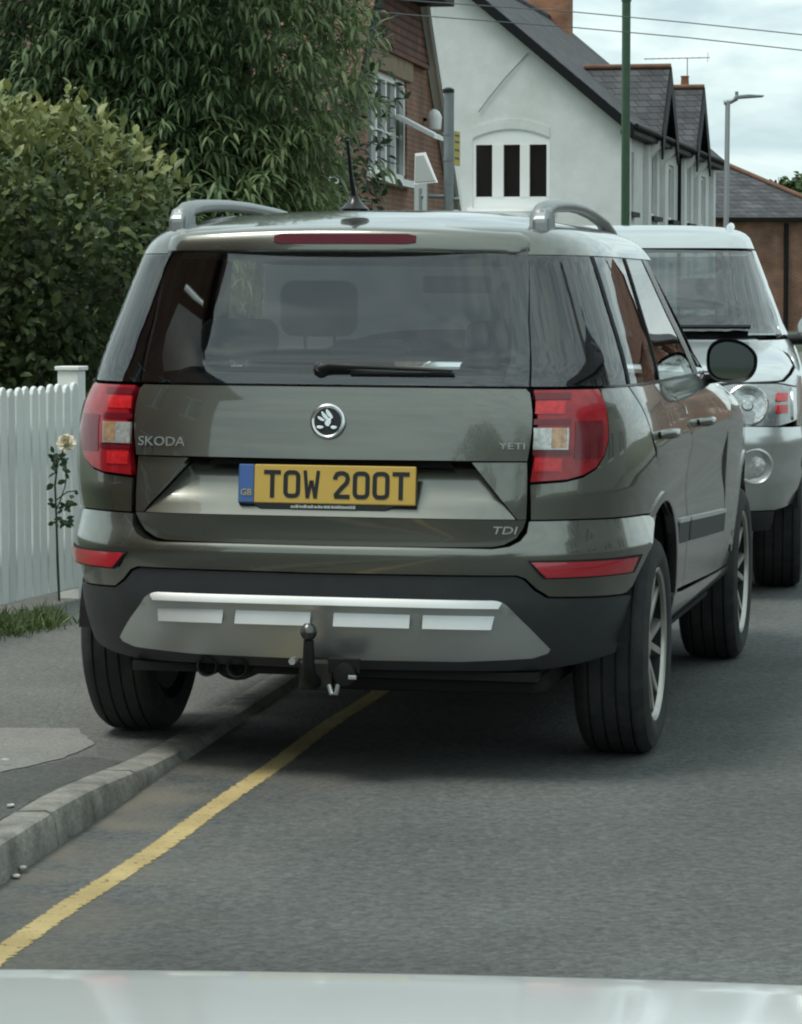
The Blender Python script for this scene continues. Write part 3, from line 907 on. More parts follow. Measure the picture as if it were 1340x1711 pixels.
# shoots standing out of the crown
shoots = []
for _ in range(110):
    i = rng.integers(len(P))
    if Nn[i, 2] < 0.3: continue
    b = P[i]; d = unit(Nn[i] * .6 + np.array([0, 0, 1.0]) + rng.normal(size=3) * .25)
    for k in range(9):
        shoots.append((b + d * (0.016 * k), unit(d * .7 + rng.normal(size=3) * .6)))
P2 = np.array([s_[0] for s_ in shoots]); A2 = np.array([s_[1] for s_ in shoots])
ax = unit(Nn * .7 + rng.normal(size=P.shape) * .55 + np.array([0, 0, .15]))
nr = unit(Nn * .5 + np.array([0, -.25, .9]) + rng.normal(size=P.shape) * .35)
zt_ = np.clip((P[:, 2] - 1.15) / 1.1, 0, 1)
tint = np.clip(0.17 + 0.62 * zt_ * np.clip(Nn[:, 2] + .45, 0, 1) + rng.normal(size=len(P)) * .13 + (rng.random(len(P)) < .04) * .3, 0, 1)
allc = np.concatenate([P, P2]); alla = np.concatenate([ax, A2]); alln = np.concatenate([nr, np.tile([0, -.4, 1.0], (len(P2), 1)) + rng.normal(size=P2.shape) * .3])
allt = np.concatenate([tint, np.clip(.75 + rng.normal(size=len(P2)) * .15, 0, 1)])
sz_ = rng.uniform(.035, .088, len(allc))
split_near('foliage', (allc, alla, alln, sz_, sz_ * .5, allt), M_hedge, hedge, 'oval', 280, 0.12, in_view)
for k in range(7):
    x0 = -2.9 + k * .27
    tube('stem', [(x0, 15.6, 0.0), (x0 + rng.uniform(-.1, .1), 15.6, .7), (x0 + rng.uniform(-.25, .25), 15.55, 1.5)], [.03, .022, .01], M_bark, hedge, 7)
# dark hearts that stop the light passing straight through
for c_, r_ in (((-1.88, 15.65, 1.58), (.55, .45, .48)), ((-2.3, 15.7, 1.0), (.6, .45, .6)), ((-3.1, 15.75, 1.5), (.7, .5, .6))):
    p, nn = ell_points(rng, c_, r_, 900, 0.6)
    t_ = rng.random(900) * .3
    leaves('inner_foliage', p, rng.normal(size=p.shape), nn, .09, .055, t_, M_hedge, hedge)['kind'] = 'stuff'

# ---- tree with long drooping leaves behind the hedge
def twig_tree(rng, blobs, n_twig, per, ln, wd, hang=0.5, yfront=0.2):
    c, a, n_, t = [], [], [], []
    tot = sum(b[2] for b in blobs)
    for cc, rr, wgt in blobs:
        k = int(n_twig * wgt / tot)
        p, nn = ell_points(rng, cc, rr, k, 0.42, yfront)
        for i in range(k):
            d = unit(nn[i] * .8 + np.array([0, -.15, .25]) + rng.normal(size=3) * .35)
            b = p[i]
            tw = rng.random()
            for q in range(per):
                f = q / per
                pos = b + d * (0.20 * f) + np.array([0, 0, -0.05 * f * f])
                az = q * 2.4 + tw * 6
                e1 = unit(np.cross(d, [0.1, 0.2, 1.0])); e2 = np.cross(d, e1)
                out = e1 * math.cos(az) + e2 * math.sin(az)
                la = unit(out * .75 + d * .55 + np.array([0, 0, -hang * (.4 + .6 * rng.random())]))
                c.append(pos); a.append(la); n_.append(unit(np.array([0, -.2, 1.0]) + out * .3 + rng.normal(size=3) * .15))
                t.append(np.clip(.22 + .5 * tw * f + .22 * max(nn[i][2], 0) + .50 * max(nn[i][0], 0) + .10 * max(0, p[i][0] + 1.2) + rng.normal() * .09, 0, 1))  # leaves facing right tinted paler: sunlit side put into the leaf colour
    c = np.array(c); n2 = len(c)
    return c, np.array(a), np.array(n_), ln * rng.uniform(.7, 1.15, n2), wd * rng.uniform(.75, 1.2, n2), np.array(t)
tb = thing('willow_leaved_tree', 'green tree with long drooping leaves rising behind the hedge', 'tree', (0, 0, 0))
arrs = twig_tree(np.random.default_rng(8), [((-1.36, 20.2, 3.1), (1.05, 1.0, 1.75), 1.5), ((-1.45, 20.0, 1.75), (1.05, .9, .95), .9), ((-2.2, 20.8, 3.3), (1.1, 1.0, 1.9), .9), ((-1.9, 20.4, 2.0), (1.2, .9, 1.1), .8)], 5600, 11, .12, .021, .3)
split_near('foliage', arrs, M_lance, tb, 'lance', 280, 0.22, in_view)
for k, (dx, dz) in enumerate(((0, 4.2), (.5, 3.6), (-.6, 3.9), (.25, 4.6), (-.3, 3.2))):
    tube('trunk' if k == 0 else 'limb', [(-1.5, 20.6, 0), (-1.5 + dx * .3, 20.6, 1.2), (-1.5 + dx * .8, 20.5, dz * .6), (-1.5 + dx * 1.3, 20.4, dz)], [.10, .075, .045, .015], M_bark, tb, 8)
p, nn = ell_points(np.random.default_rng(3), (-1.55, 20.9, 2.7), (1.25, .6, 2.0), 5500, 0.7)
r3 = np.random.default_rng(4)
leaves('inner_foliage', p, r3.normal(size=p.shape) + np.array([0, 0, -.4]), nn, .14, .04, r3.random(5500) * .25, M_lance, tb, 'lance', .2)['kind'] = 'stuff'

# ---- dark evergreen further back
ta = thing('evergreen_tree', 'dark evergreen tree filling the upper left behind the hedge', 'tree', (0, 0, 0))
r4 = np.random.default_rng(12)
P, Nn = [], []
for c_, r_, n_ in (((-3.2, 25.5, 3.6), (1.9, 1.2, 3.2), 9000), ((-1.7, 26.2, 3.2), (1.5, 1.2, 3.4), 9000), ((-4.6, 26, 3.2), (1.6, 1.2, 2.6), 2500)):
    p, nn = ell_points(r4, c_, r_, n_, .35, .2); P.append(p); Nn.append(nn)
P = np.concatenate(P); Nn = np.concatenate(Nn)
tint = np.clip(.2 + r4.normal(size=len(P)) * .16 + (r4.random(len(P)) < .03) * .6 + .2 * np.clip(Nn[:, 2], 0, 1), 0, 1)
s4 = r4.uniform(.07, .12, len(P))
o = leaves('foliage', P, unit(Nn + r4.normal(size=P.shape) * .6 - np.array([0, 0, .25])), unit(Nn * .4 + np.array([0, 0, .8]) + r4.normal(size=P.shape) * .4), s4, s4 * .45, tint, M_darkleaf, ta)
o['kind'] = 'stuff'
for k, (dx, dz) in enumerate(((0, 5.5), (.9, 4.6), (-1.2, 5.0), (1.6, 4.0))):
    tube('trunk' if k == 0 else 'limb', [(-2.9, 26, 0), (-2.9 + dx * .2, 26, 1.4), (-2.9 + dx * .8, 25.9, dz * .65), (-2.9 + dx * 1.2, 25.8, dz)], [.16, .12, .06, .02], M_bark, ta, 9)

# ---- far tree past the hipped roof
def far_tree(label, blobs, base, seed, s=0.4, n=3500):
    t = thing('round_tree', label, 'tree', (0, 0, 0))
    r5 = np.random.default_rng(seed); P, Nn = [], []
    for c_, r_ in blobs:
        p, nn = ell_points(r5, c_, r_, n, .35); P.append(p); Nn.append(nn)
    P = np.concatenate(P); Nn = np.concatenate(Nn)
    o = leaves('crown', P, unit(Nn + r5.normal(size=P.shape) * .7), unit(Nn + np.array([0, 0, .5]) + r5.normal(size=P.shape) * .4), s * r5.uniform(.6, 1.2, len(P)), s * .6, np.clip(.4 + r5.normal(size=len(P)) * .2, 0, 1), M_farleaf, t)
    o['kind'] = 'stuff'
    tube('trunk', [(base[0], base[1], 0), (base[0] + .1, base[1], 2.5), (base[0], base[1], blobs[0][0][2] + 1)], [.3, .24, .08], M_bark, t, 9)
    for d in (-1.2, 1.0):
        tube('limb', [(base[0] + .05, base[1], 2.2), (base[0] + d, base[1], blobs[0][0][2] + .6)], [.15, .05], M_bark, t, 7)
far_tree('round green tree beyond the hipped brick house at the right', [((20.3, 155, 4.9), (2.6, 2.5, 2.6)), ((18.8, 156, 4.5), (1.5, 1.5, 2.2))], (20.0, 155), 21)
far_tree('unseen round tree added behind the camera on the kerb side to block low sky', [((-7, -22, 5.5), (3.5, 3, 4.0)), ((-6, -19, 4.5), (2.5, 2.5, 3.0))], (-7, -22), 22, .3)  # added as a blocker: keeps low sky out of the tailgate's reflection
far_tree('unseen round tree added behind the camera across the road to block low sky', [((2.5, -26, 6.0), (4.5, 3, 5.0)), ((7, -27, 5.5), (4.0, 2.5, 4.0))], (2.5, -26), 23, .3)  # another unseen blocker, added to darken what the tailgate mirrors
# ------------------------------------------------------------------ shared car-body tools
class Shell:
    """Body surface of a car: stacked rounded plan outlines. theta 0 = tail centre, 90 deg = flank, 180 deg = nose."""
    def __init__(self, rows, yc, nr=5.5, nf=4.5, dn=0.0, dnf=0.0):
        self.dn = dn; self.dnf = dnf
        v = [r[0] for r in rows]
        self.z = pchip(v, [r[1] for r in rows]); self.w = pchip(v, [r[2] for r in rows])
        self.yr = pchip(v, [r[3] for r in rows]); self.yf = pchip(v, [r[4] for r in rows])
        self.yc, self.nr, self.nf = yc, nr, nf
        self.cache = {}
    def row(self, v):
        k = round(v, 5)
        if k not in self.cache:
            self.cache[k] = (self.z(v), self.w(v), self.yr(v), self.yf(v))
        return self.cache[k]
    def raw(self, th, v):
        z, w, yr, yf = self.row(v)
        s, c = math.sin(th), math.cos(th)
        n = self.nrv(v) if c > 0 else self.nfv(v)
        r = (abs(s) ** n + abs(c) ** n) ** (-1 / n)
        y = self.yc - (self.yc - yr) * r * c if c > 0 else self.yc - (yf - self.yc) * r * c
        return Vector((w * r * s, y, z))
    def nrm(self, th, v):
        e = 2e-3
        a = self.raw(th + e, v) - self.raw(th - e, v)
        b = self.raw(th, v + e) - self.raw(th, v - e)
        n = a.cross(b)
        if n.length < 1e-12: return Vector((0, 0, 1))
        return n.normalized()
    def pt(self, th, v, off=0.0):
        return self.raw(th, v) + (self.nrm(th, v) * off if off else Vector())
    def nfv(self, v):
        return self.nf + self.dnf * min(max((1.16 - v) / 0.08, 0), 1)
    def nrv(self, v):
        return self.nr - self.dn * min(max((0.80 - v) / 0.16, 0), 1)
    def R(self, X, v):
        z, w, yr, yf = self.row(v)
        a = min(abs(X) / w, 0.99999); n = self.nrv(v)
        t = math.atan2(a, (1 - a ** n) ** (1 / n))
        return (math.copysign(t, X), v)
    def F(self, X, v):
        z, w, yr, yf = self.row(v)
        a = min(abs(X) / w, 0.99999)
        n = self.nfv(v)
        t = math.pi - math.atan2(a, (1 - a ** n) ** (1 / n))
        return (math.copysign(t, X), v)
    def S(self, Y, v):
        z, w, yr, yf = self.row(v)
        if Y <= self.yc:
            c = min((self.yc - Y) / (self.yc - yr), 0.99999); n = self.nrv(v)
            return (math.atan2((1 - c ** n) ** (1 / n), c), v)
        c = min((Y - self.yc) / (yf - self.yc), 0.99999); n = self.nfv(v)
        return (math.pi - math.atan2((1 - c ** n) ** (1 / n), c), v)

KTH = 0.9
def inside(poly, x, y):
    r = False
    for (x0, y0), (x1, y1) in zip(poly, poly[1:] + poly[:1]):
        if (y0 > y) != (y1 > y) and x < (x1 - x0) * (y - y0) / (y1 - y0) + x0:
            r = not r
    return r

def resample(poly, step):
    out = []
    for (x0, y0), (x1, y1) in zip(poly, poly[1:] + poly[:1]):
        d = math.hypot(x1 - x0, y1 - y0)
        n = max(1, int(math.ceil(d / step)))
        for k in range(n):
            out.append((x0 + (x1 - x0) * k / n, y0 + (y1 - y0) * k / n))
    return out

def patch_into(bm, sh, out, off=0.0, depth=0.015, step=0.03, roll=0.0025, rim=0.005, nlist=None):
    """One panel patch: outline in (theta, v), meshed on the shell, edges rolled and turned inwards."""
    P = [(a * KTH, b) for a, b in out]
    P = resample(P, step)
    ar = sum(x0 * y1 - x1 * y0 for (x0, y0), (x1, y1) in zip(P, P[1:] + P[:1]))
    if ar < 0: P = P[::-1]
    n = len(P)
    pts = list(P)
    # inner rim
    if rim:
        for i in range(n):
            (xa, ya), (xb, yb), (xc_, yc_) = P[i - 1], P[i], P[(i + 1) % n]
            tx, ty = xc_ - xa, yc_ - ya
            l = math.hypot(tx, ty) or 1
            q = (xb - ty / l * rim, yb + tx / l * rim)
            if inside(P, *q): pts.append(q)
    xs = [p[0] for p in P]; ys = [p[1] for p in P]
    arr = np.array(P)
    nx = int((max(xs) - min(xs)) / step) + 1; ny = int((max(ys) - min(ys)) / step) + 1
    for i in range(nx + 1):
        for j in range(ny + 1):
            x = min(xs) + (i + 0.5 * (j % 2)) * step; y = min(ys) + j * step
            if np.min((arr[:, 0] - x) ** 2 + (arr[:, 1] - y) ** 2) < (0.55 * step) ** 2: continue
            if inside(P, x, y): pts.append((x, y))
    r = delaunay_2d_cdt([Vector(p) for p in pts], [], [list(range(n))], 1, 1e-5)
    co, faces, orig = r[0], r[2], r[3]
    fn = off if callable(off) else (lambda t, v: off)
    isb = [any(k < n for k in o_) for o_ in orig]
    V = []
    for i, p in enumerate(co):
        t, v = p[0] / KTH, p[1]
        V.append(bm.verts.new(sh.pt(t, v, fn(t, v) - (roll if isb[i] else 0))))
        if nlist is not None:
            if callable(off):
                e = 2e-3
                nn = (sh.pt(t + e, v, fn(t + e, v)) - sh.pt(t - e, v, fn(t - e, v))).cross(sh.pt(t, v + e, fn(t, v + e)) - sh.pt(t, v - e, fn(t, v - e)))
                nlist.append(nn.normalized())
            else:
                nlist.append(sh.nrm(t, v))
    for f in faces:
        q = [V[k] for k in f]
        try:
            fc = bm.faces.new(q)
        except ValueError:
            continue
        fc.smooth = True
    # turn-in
    edges = {}
    for f in faces:
        for a, b in zip(f, list(f[1:]) + [f[0]]):
            k = (min(a, b), max(a, b)); edges.setdefault(k, []).append((a, b))
    inn = {}
    def deep(i):
        if i not in inn:
            t, v = co[i][0] / KTH, co[i][1]
            inn[i] = (bm.verts.new(V[i].co), bm.verts.new(sh.pt(t, v, fn(t, v) - roll - depth)))
            if nlist is not None: nlist.extend([Vector(), Vector()])
        return inn[i]
    for k, l in edges.items():
        if len(l) == 1:
            a, b = l[0]
            A, B = deep(a), deep(b)
            bm.faces.new((B[0], A[0], A[1], B[1])).smooth = True

def panel(name, sh, outs, m, parent, off=0.0, depth=0.015, step=0.03, roll=0.0025, mirror=False, rim=0.005):
    """outs: one outline or list of (outline, off) patches. mirror flips to the left flank."""
    bm = bmesh.new(); nl = []
    if isinstance(outs[0][0], (int, float)): outs = [(outs, off)]
    for o_, f in outs:
        if mirror:
            o_ = [(-a, b) for a, b in o_]
            if callable(f):
                g = f; f = (lambda g: (lambda t, v: g(-t, v)))(g)
        patch_into(bm, sh, o_, f, depth, step, roll, rim, nl)
    o = bm_obj(name, bm, m, parent)
    o.data.normals_split_custom_set_from_vertices([tuple(n_) for n_ in nl])
    return o

def sym(half):
    """half outline of the right side from top centre line round to bottom centre line."""
    return list(half) + [(-a, b) for a, b in reversed(half)]

def symF(half):
    return list(half) + [(2 * math.pi - a, b) for a, b in reversed(half)]

def arc(sh, yc, zc, r, a0, a1, n=14):
    """points of a wheel-arch circle on the flank, angles in degrees (0 = forwards, 90 = up)."""
    return [sh.S(yc + r * math.cos(rad(a0 + (a1 - a0) * k / n)), zc + r * math.sin(rad(a0 + (a1 - a0) * k / n))) for k in range(n + 1)]

def grid_shell(name, sh, ths, vs_, m, parent, off=0.0, keep=None, cap=False):
    bm = bmesh.new()
    rows = []
    for v in vs_:
        rows.append([bm.verts.new(sh.pt(t, v, off)) for t in ths])
    for i in range(len(vs_) - 1):
        for j in range(len(ths) - 1):
            if keep:
                c = (rows[i][j].co + rows[i + 1][j + 1].co) / 2
                if not keep(c): continue
            bm.faces.new((rows[i][j], rows[i][j + 1], rows[i + 1][j + 1], rows[i + 1][j])).smooth = True
    if cap:
        bm.faces.new(rows[-1])
    bmesh.ops.remove_doubles(bm, verts=bm.verts, dist=1e-5)
    loose = [v for v in bm.verts if not v.link_faces]
    bmesh.ops.delete(bm, geom=loose, context='VERTS')
    return bm_obj(name, bm, m, parent)

def wheel(parent, x, y, z, side, r_t=0.33, w_t=0.225, r_rim=0.235, mats=None, spokes=6):
    """wheel > tyre, rim; side +1 = right flank."""
    tyre_m, rim_m, dark_m = mats
    h = w_t / 2
    hub = lathe('wheel', [(-0.085, 0.02), (-0.085, r_rim - .035), (-0.075, r_rim - .035), (-0.07, 0.15), (0.02, 0.15), (0.03, 0.07), (h - 0.05, 0.06), (h - 0.045, 0.03)], dark_m, parent, 32)
    hub.location = (x, y, z)
    if side < 0: hub.rotation_euler = (0, 0, math.pi)
    prof = [(-h + 0.012, r_rim - 0.004), (-h + 0.002, r_rim + 0.02), (-h, r_rim + 0.05), (-h + 0.012, r_t - 0.018), (-h + 0.03, r_t - 0.004)]
    tw = h - 0.03
    grooves = 4
    n = grooves * 4
    pr = []
    for k in range(1, n):
        a = -tw + 2 * tw * k / n
        g = (k % 4 == 2)
        if g:
            pr += [(a - 0.004, r_t), (a - 0.003, r_t - 0.007), (a + 0.003, r_t - 0.007), (a + 0.004, r_t)]
        else:
            pr.append((a, r_t))
    prof += pr + [(h - 0.03, r_t - 0.004), (h - 0.012, r_t - 0.018), (h, r_rim + 0.05), (h - 0.002, r_rim + 0.02), (h - 0.012, r_rim - 0.004)]
    ty = lathe('tyre', prof, tyre_m, hub, 64, caps=False, angle=28)
    bm = bmesh.new()
    o = h - 0.012
    lathe('rim_barrel', [(-h + 0.014, r_rim - 0.006), (-h + 0.03, r_rim - 0.022), (o - 0.06, r_rim - 0.03), (o - 0.012, r_rim - 0.021)], dark_m, hub, 48, caps=False)
    bm_lathe(bm, [(o - 0.013, r_rim - 0.021), (o - 0.002, r_rim - 0.016), (o + 0.003, r_rim - 0.004), (o - 0.001, r_rim + 0.004), (o - 0.012, r_rim + 0.004)], 64)
    for k in range(spokes):
        for d in (-0.16, 0.16):
            a0 = 2 * math.pi * k / spokes + d * 0.55; a1 = 2 * math.pi * k / spokes + d * 1.35
            i0 = Vector((0, math.cos(a0), math.sin(a0))); i1 = Vector((0, math.cos(a1), math.sin(a1)))
            p0 = i0 * 0.05 + Vector((o - 0.028, 0, 0)); p1 = i1 * (r_rim - 0.016) + Vector((o - 0.012, 0, 0))
            t = (p1 - p0).normalized(); s_ = t.cross(Vector((1, 0, 0))).normalized()
            vv = []
            for p, wd, dp in ((p0, 0.020, 0.04), (p1, 0.018, 0.028)):
                vv.append([bm.verts.new(p + s_ * wd * sx + Vector((dx, 0, 0))) for sx, dx in ((-1, -dp), (-0.55, 0), (0.55, 0), (1, -dp))])
            for q in range(3):
                bm.faces.new((vv[0][q], vv[0][q + 1], vv[1][q + 1], vv[1][q]))
            bm.faces.new((vv[0][3], vv[0][0], vv[1][0], vv[1][3]))
    bm_lathe(bm, [(o - 0.05, 0.062), (o - 0.026, 0.058), (o - 0.02, 0.035), (o - 0.02, 0.002)], 24)
    bmesh.ops.recalc_face_normals(bm, faces=bm.faces)
    bm_obj('rim', bm, rim_m, hub, smooth=True, angle=30)
    return hub

# car materials
M_paint = mat('olive_metallic_paint', (0.165, 0.170, 0.145), 0.27, 0.85, coat=1.0, var=0.06, vscale=3.0, coat_rough=0.03)
M_paint.node_tree.nodes['Principled BSDF'].inputs['Coat IOR'].default_value = 1.7
M_clad = mat('black_textured_plastic', (0.034, 0.038, 0.041), 0.55, var=0.15, vscale=12, bump=0.05, bscale=700)
M_black = mat('black_trim', (0.008, 0.008, 0.009), 0.25)
M_gap = mat('seam_black', (0.006, 0.006, 0.006), 0.8)
M_silver = mat('silver_plastic', (0.55, 0.57, 0.56), 0.38, 0.75, var=0.06, vscale=6)
M_rail = mat('grey_rail', (0.27, 0.29, 0.29), 0.36, 0.6)
M_chrome = mat('chrome', (0.80, 0.82, 0.82), 0.22, 1.0)
M_tyre = mat('tyre_rubber', (0.028, 0.030, 0.031), 0.85, var=0.3, vscale=20, bump=0.1, bscale=200, col2=(0.05, 0.05, 0.045), c2scale=9, c2lo=0.5, c2hi=0.8)
M_glint = mat('painted_glint', (0.55, 0.57, 0.55), 0.35)
M_rim = mat('alloy', (0.46, 0.45, 0.41), 0.35, 0.85, var=0.2, vscale=14)
M_dark = mat('dark_metal', (0.02, 0.02, 0.021), 0.5, 0.6)
M_under = mat('underbody', (0.012, 0.012, 0.012), 0.9)
M_privacy = glass_mat('privacy_glass', (0.90, 0.95, 0.95), 1.92)
M_glass = glass_mat('clear_glass', (0.78, 0.84, 0.82), 1.7)
M_red = mat('red_lens', (0.34, 0.008, 0.016), 0.2, coat=0.6, var=0.25, vscale=30)
M_redb = mat('bright_red_lens', (0.60, 0.016, 0.022), 0.2, coat=0.6, var=0.3, vscale=60)
M_redd = mat('deep_red_lens', (0.15, 0.006, 0.014), 0.2, coat=0.5)
M_refl = mat('red_reflector', (0.45, 0.015, 0.03), 0.25, coat=1.0, var=0.12, vscale=200)
M_clear = mat('clear_lens', (0.52, 0.54, 0.52), 0.15, 0.35, coat=1.0, var=0.35, vscale=70)
M_amber = mat('amber_lens', (0.48, 0.30, 0.17), 0.2, 0.2, coat=1.0, var=0.4, vscale=60)
M_seat = mat('seat_cloth', (0.03, 0.031, 0.032), 0.85, var=0.1)
M_cabin = mat('cabin_grey', (0.045, 0.047, 0.047), 0.8)
M_cabin_pale = mat('cabin_pale_lining', (0.32, 0.33, 0.32), 0.85)
M_yellow = mat('plate_yellow', (0.62, 0.40, 0.055), 0.35, coat=0.6, var=0.05)
M_blue = mat('plate_blue', (0.03, 0.11, 0.36), 0.35, coat=0.6)
M_ink = mat('plate_black', (0.014, 0.017, 0.018), 0.4)
M_white = mat('white_print', (0.7, 0.72, 0.7), 0.5)
M_letter = mat('bright_lettering', (0.42, 0.44, 0.43), 0.3, 0.5)
M_gold = mat('plate_gold', (0.55, 0.45, 0.12), 0.4)
# ------------------------------------------------------------------ the olive hatchback
YZ = [.24,.30,.36,.44,.52,.60,.66,.72,.80,.90,.97,1.04,1.09,1.115,1.14,1.22,1.32,1.42,1.50]
YW = [0.7824, 0.8215, 0.843, 0.8587, 0.8665, 0.8724, 0.8753, 0.8768, 0.8813, 0.8863, 0.8844, 0.8716, 0.8498, 0.837, 0.8322, 0.8098, 0.7746, 0.7394, 0.7081]
YR = [-.62,-.67,-.715,-.75,-.768,-.77,-.762,-.748,-.738,-.728,-.72,-.71,-.70,-.694,-.687,-.655,-.617,-.578,-.547]
YF = [3.30,3.38,3.42,3.44,3.44,3.43,3.41,3.38,3.36,3.30,3.08,2.48,2.12,2.05,2.0,1.86,1.68,1.48,1.30]
rows = [(z, z, w, a, b) for z, w, a, b in zip(YZ, YW, YR, YF)]
rows += [(1.53, 1.532, 0.6866, -0.535, 1.22), (1.58, 1.563, 0.6455, -0.512, 1.12), (1.64, 1.587, 0.5751, -0.4, 1.0), (1.72, 1.611, 0.4645, -0.22, 0.88), (1.82, 1.633, 0.2934, 0.05, 0.76), (1.92, 1.643, 0.1174, 0.4, 0.66), (2.0, 1.645, 0.002, 0.598, 0.602)]
Y = Shell(rows, 0.6, dn=0.9, dnf=1.5)
S_, F_ = Y.S, Y.F
def R_(X, v): return Y.R(X * 0.972, v)
CAR_POS, CAR_YAW, CAR_ROLL = (-0.0664, 9.7489, 0.0151), 0.2075, 0.006
car = thing('parked_car', 'olive grey hatchback with roof rails and tow bar, parked half on the kerb', 'car', CAR_POS, (0, CAR_ROLL, -CAR_YAW))
AR = 0.425; WZ = 0.33; WB = 2.578

def archR(a0, a1, n=14): return arc(Y, 0, WZ, AR, a0, a1, n)
def archF(a0, a1, n=14): return arc(Y, WB, WZ, AR, a0, a1, n)
def ang(z): return math.degrees(math.asin((z - WZ) / AR))

# dark inner body, so that seams and wheel wells read black
def keep_body(c):
    for yy in (0, WB):
        if abs(c.x) > 0.45 and math.hypot(c.y - yy, c.z - WZ) < AR + 0.05: return False
    return True
ths = [math.radians(a) for a in range(0, 361, 3)]
grid_shell('inner_body', Y, ths, [0.26 + 0.03 * k for k in range(28)], M_gap, car, off=-0.075, keep=keep_body)
bm = bmesh.new()
bm_box(bm, (-0.60, -0.66, 0.275), (0.60, 3.2, 0.30))
bm_box(bm, (-0.78, 0.46, 0.275), (0.78, 2.1, 0.29))
bm_obj('underbody', bm, M_under, car)
for sx in (-1, 1):
    for yy in (0, WB):
        bm = bmesh.new()
        n = 20; ring = []
        for k in range(n + 1):
            a = math.pi * (0.03 + 0.94 * k / n)
            p = (yy + (AR + 0.012) * math.cos(a), WZ + (AR + 0.012) * math.sin(a))
            ring.append((bm.verts.new((sx * 0.55, *p)), bm.verts.new((sx * 0.835, *p))))
        for a, b in zip(ring, ring[1:]):
            bm.faces.new((a[0], a[1], b[1], b[0]))
        bm.faces.new([r[0] for r in ring])
        bm_obj('wheel_well', bm, M_under, car)

# --- tailgate
TW = 0.592
def tg_z(): pass
upper = sym([R_(0.0001, 1.112), R_(TW - .012, 1.112), R_(TW, 1.10), R_(TW, 0.909), R_(0.0001, 0.906)])
trap = sym([R_(0.0001, 0.904), R_(0.425, 0.904), R_(0.562, 0.744), R_(0.0001, 0.744)])
def trap_off(t, v): return -0.006 - 0.066 * (v - 0.744) / 0.16
side_r = [R_(0.430, 0.904), R_(TW, 0.906), R_(TW, 0.744), R_(0.567, 0.744)]
lower = sym([R_(0.0001, 0.742), R_(TW, 0.742), R_(TW - .006, 0.720), R_(TW - .025, 0.693), R_(TW - .06, 0.674), R_(0.50, 0.668), R_(0.0001, 0.664)])
def low_off(t, v): return -0.004 - 0.022 * (0.742 - v) / 0.078
def side_off(t, v): return -0.004 - 0.010 * (v - 0.744) / 0.16
tailgate = panel('tailgate', Y, [(upper, 0.0), (trap, trap_off), (side_r, side_off), ([(-a, b) for a, b in side_r], side_off), (lower, low_off)], M_paint, car, depth=0.045, step=0.028, roll=0.0015)
# the dark handle recess under the lip
panel('handle_recess', Y, sym([R_(0.0001, 0.9045), R_(0.36, 0.9045), R_(0.375, 0.889), R_(0.0001, 0.889)]), M_gap, tailgate, off=-0.045, depth=0.004, roll=0)

# number plate and its surround
PX = 0.0
pm = Matrix.Translation((PX, -0.727, 0.833)) @ Matrix.Rotation(rad(-5), 4, 'X')
def plate_box(name, x0, x1, z0, z1, y0, y1, m, parent, bevel=0.0):
    return box(name, (x0, y0, z0), (x1, y1, z1), m, parent, bevel=bevel, mx=pm)
plate = plate_box('number_plate', -0.214, 0.26, -0.0555, 0.0555, -0.006, 0.002, M_yellow, car, bevel=0.003)
plate['label'] = 'yellow rear number plate reading TOW 200T'
plate_box('blue_band', -0.26, -0.2145, -0.0555, 0.0555, -0.006, 0.002, M_blue, plate, bevel=0.003)
pb = bmesh.new()
for a in [(-0.225, -0.0575), (0.225, -0.0575)]: pass
poly = [(-0.262, 0.05), (-0.262, -0.057), (-0.215, -0.059), (-0.195, -0.071), (0.17, -0.071), (0.195, -0.059), (0.262, -0.057), (0.262, 0.05)]
o = prism('plate_surround', poly, 0.0025, 0.012, M_black, car); o.data.transform(pm)
pb.free()

def stroke(bm, pts, t, y0, y1, closed=False):
    """thick flat polyline in the plate plane (x,z)."""
    pts = [Vector(p) for p in pts]; n = len(pts)
    Lp, Rp = [], []
    for i, p in enumerate(pts):
        a = pts[i - 1] if (i > 0 or closed) else None
        b = pts[(i + 1) % n] if (i < n - 1 or closed) else None
        d1 = (p - a).normalized() if a is not None else None
        d2 = (b - p).normalized() if b is not None else None
        if d1 is None: d1 = d2
        if d2 is None: d2 = d1
        n1 = Vector((-d1.y, d1.x)); n2 = Vector((-d2.y, d2.x))
        m_ = (n1 + n2)
        m_ = m_ / max(m_.length_squared / 2, 0.3)
        Lp.append(p + m_ * t / 2); Rp.append(p - m_ * t / 2)
    f = [[bm.verts.new((q.x, y, q.y)) for q in s] for y in (y0, y1) for s in (Lp, Rp)]
    m_ = n if closed else n - 1
    for i in range(m_):
        j = (i + 1) % n
        bm.faces.new((f[0][i], f[0][j], f[1][j], f[1][i]))
        bm.faces.new((f[0][i], f[2][i], f[2][j], f[0][j]))
        bm.faces.new((f[1][i], f[1][j], f[3][j], f[3][i]))
    if not closed:
        bm.faces.new((f[0][0], f[1][0], f[3][0], f[2][0])); bm.faces.new((f[0][-1], f[2][-1], f[3][-1], f[1][-1]))

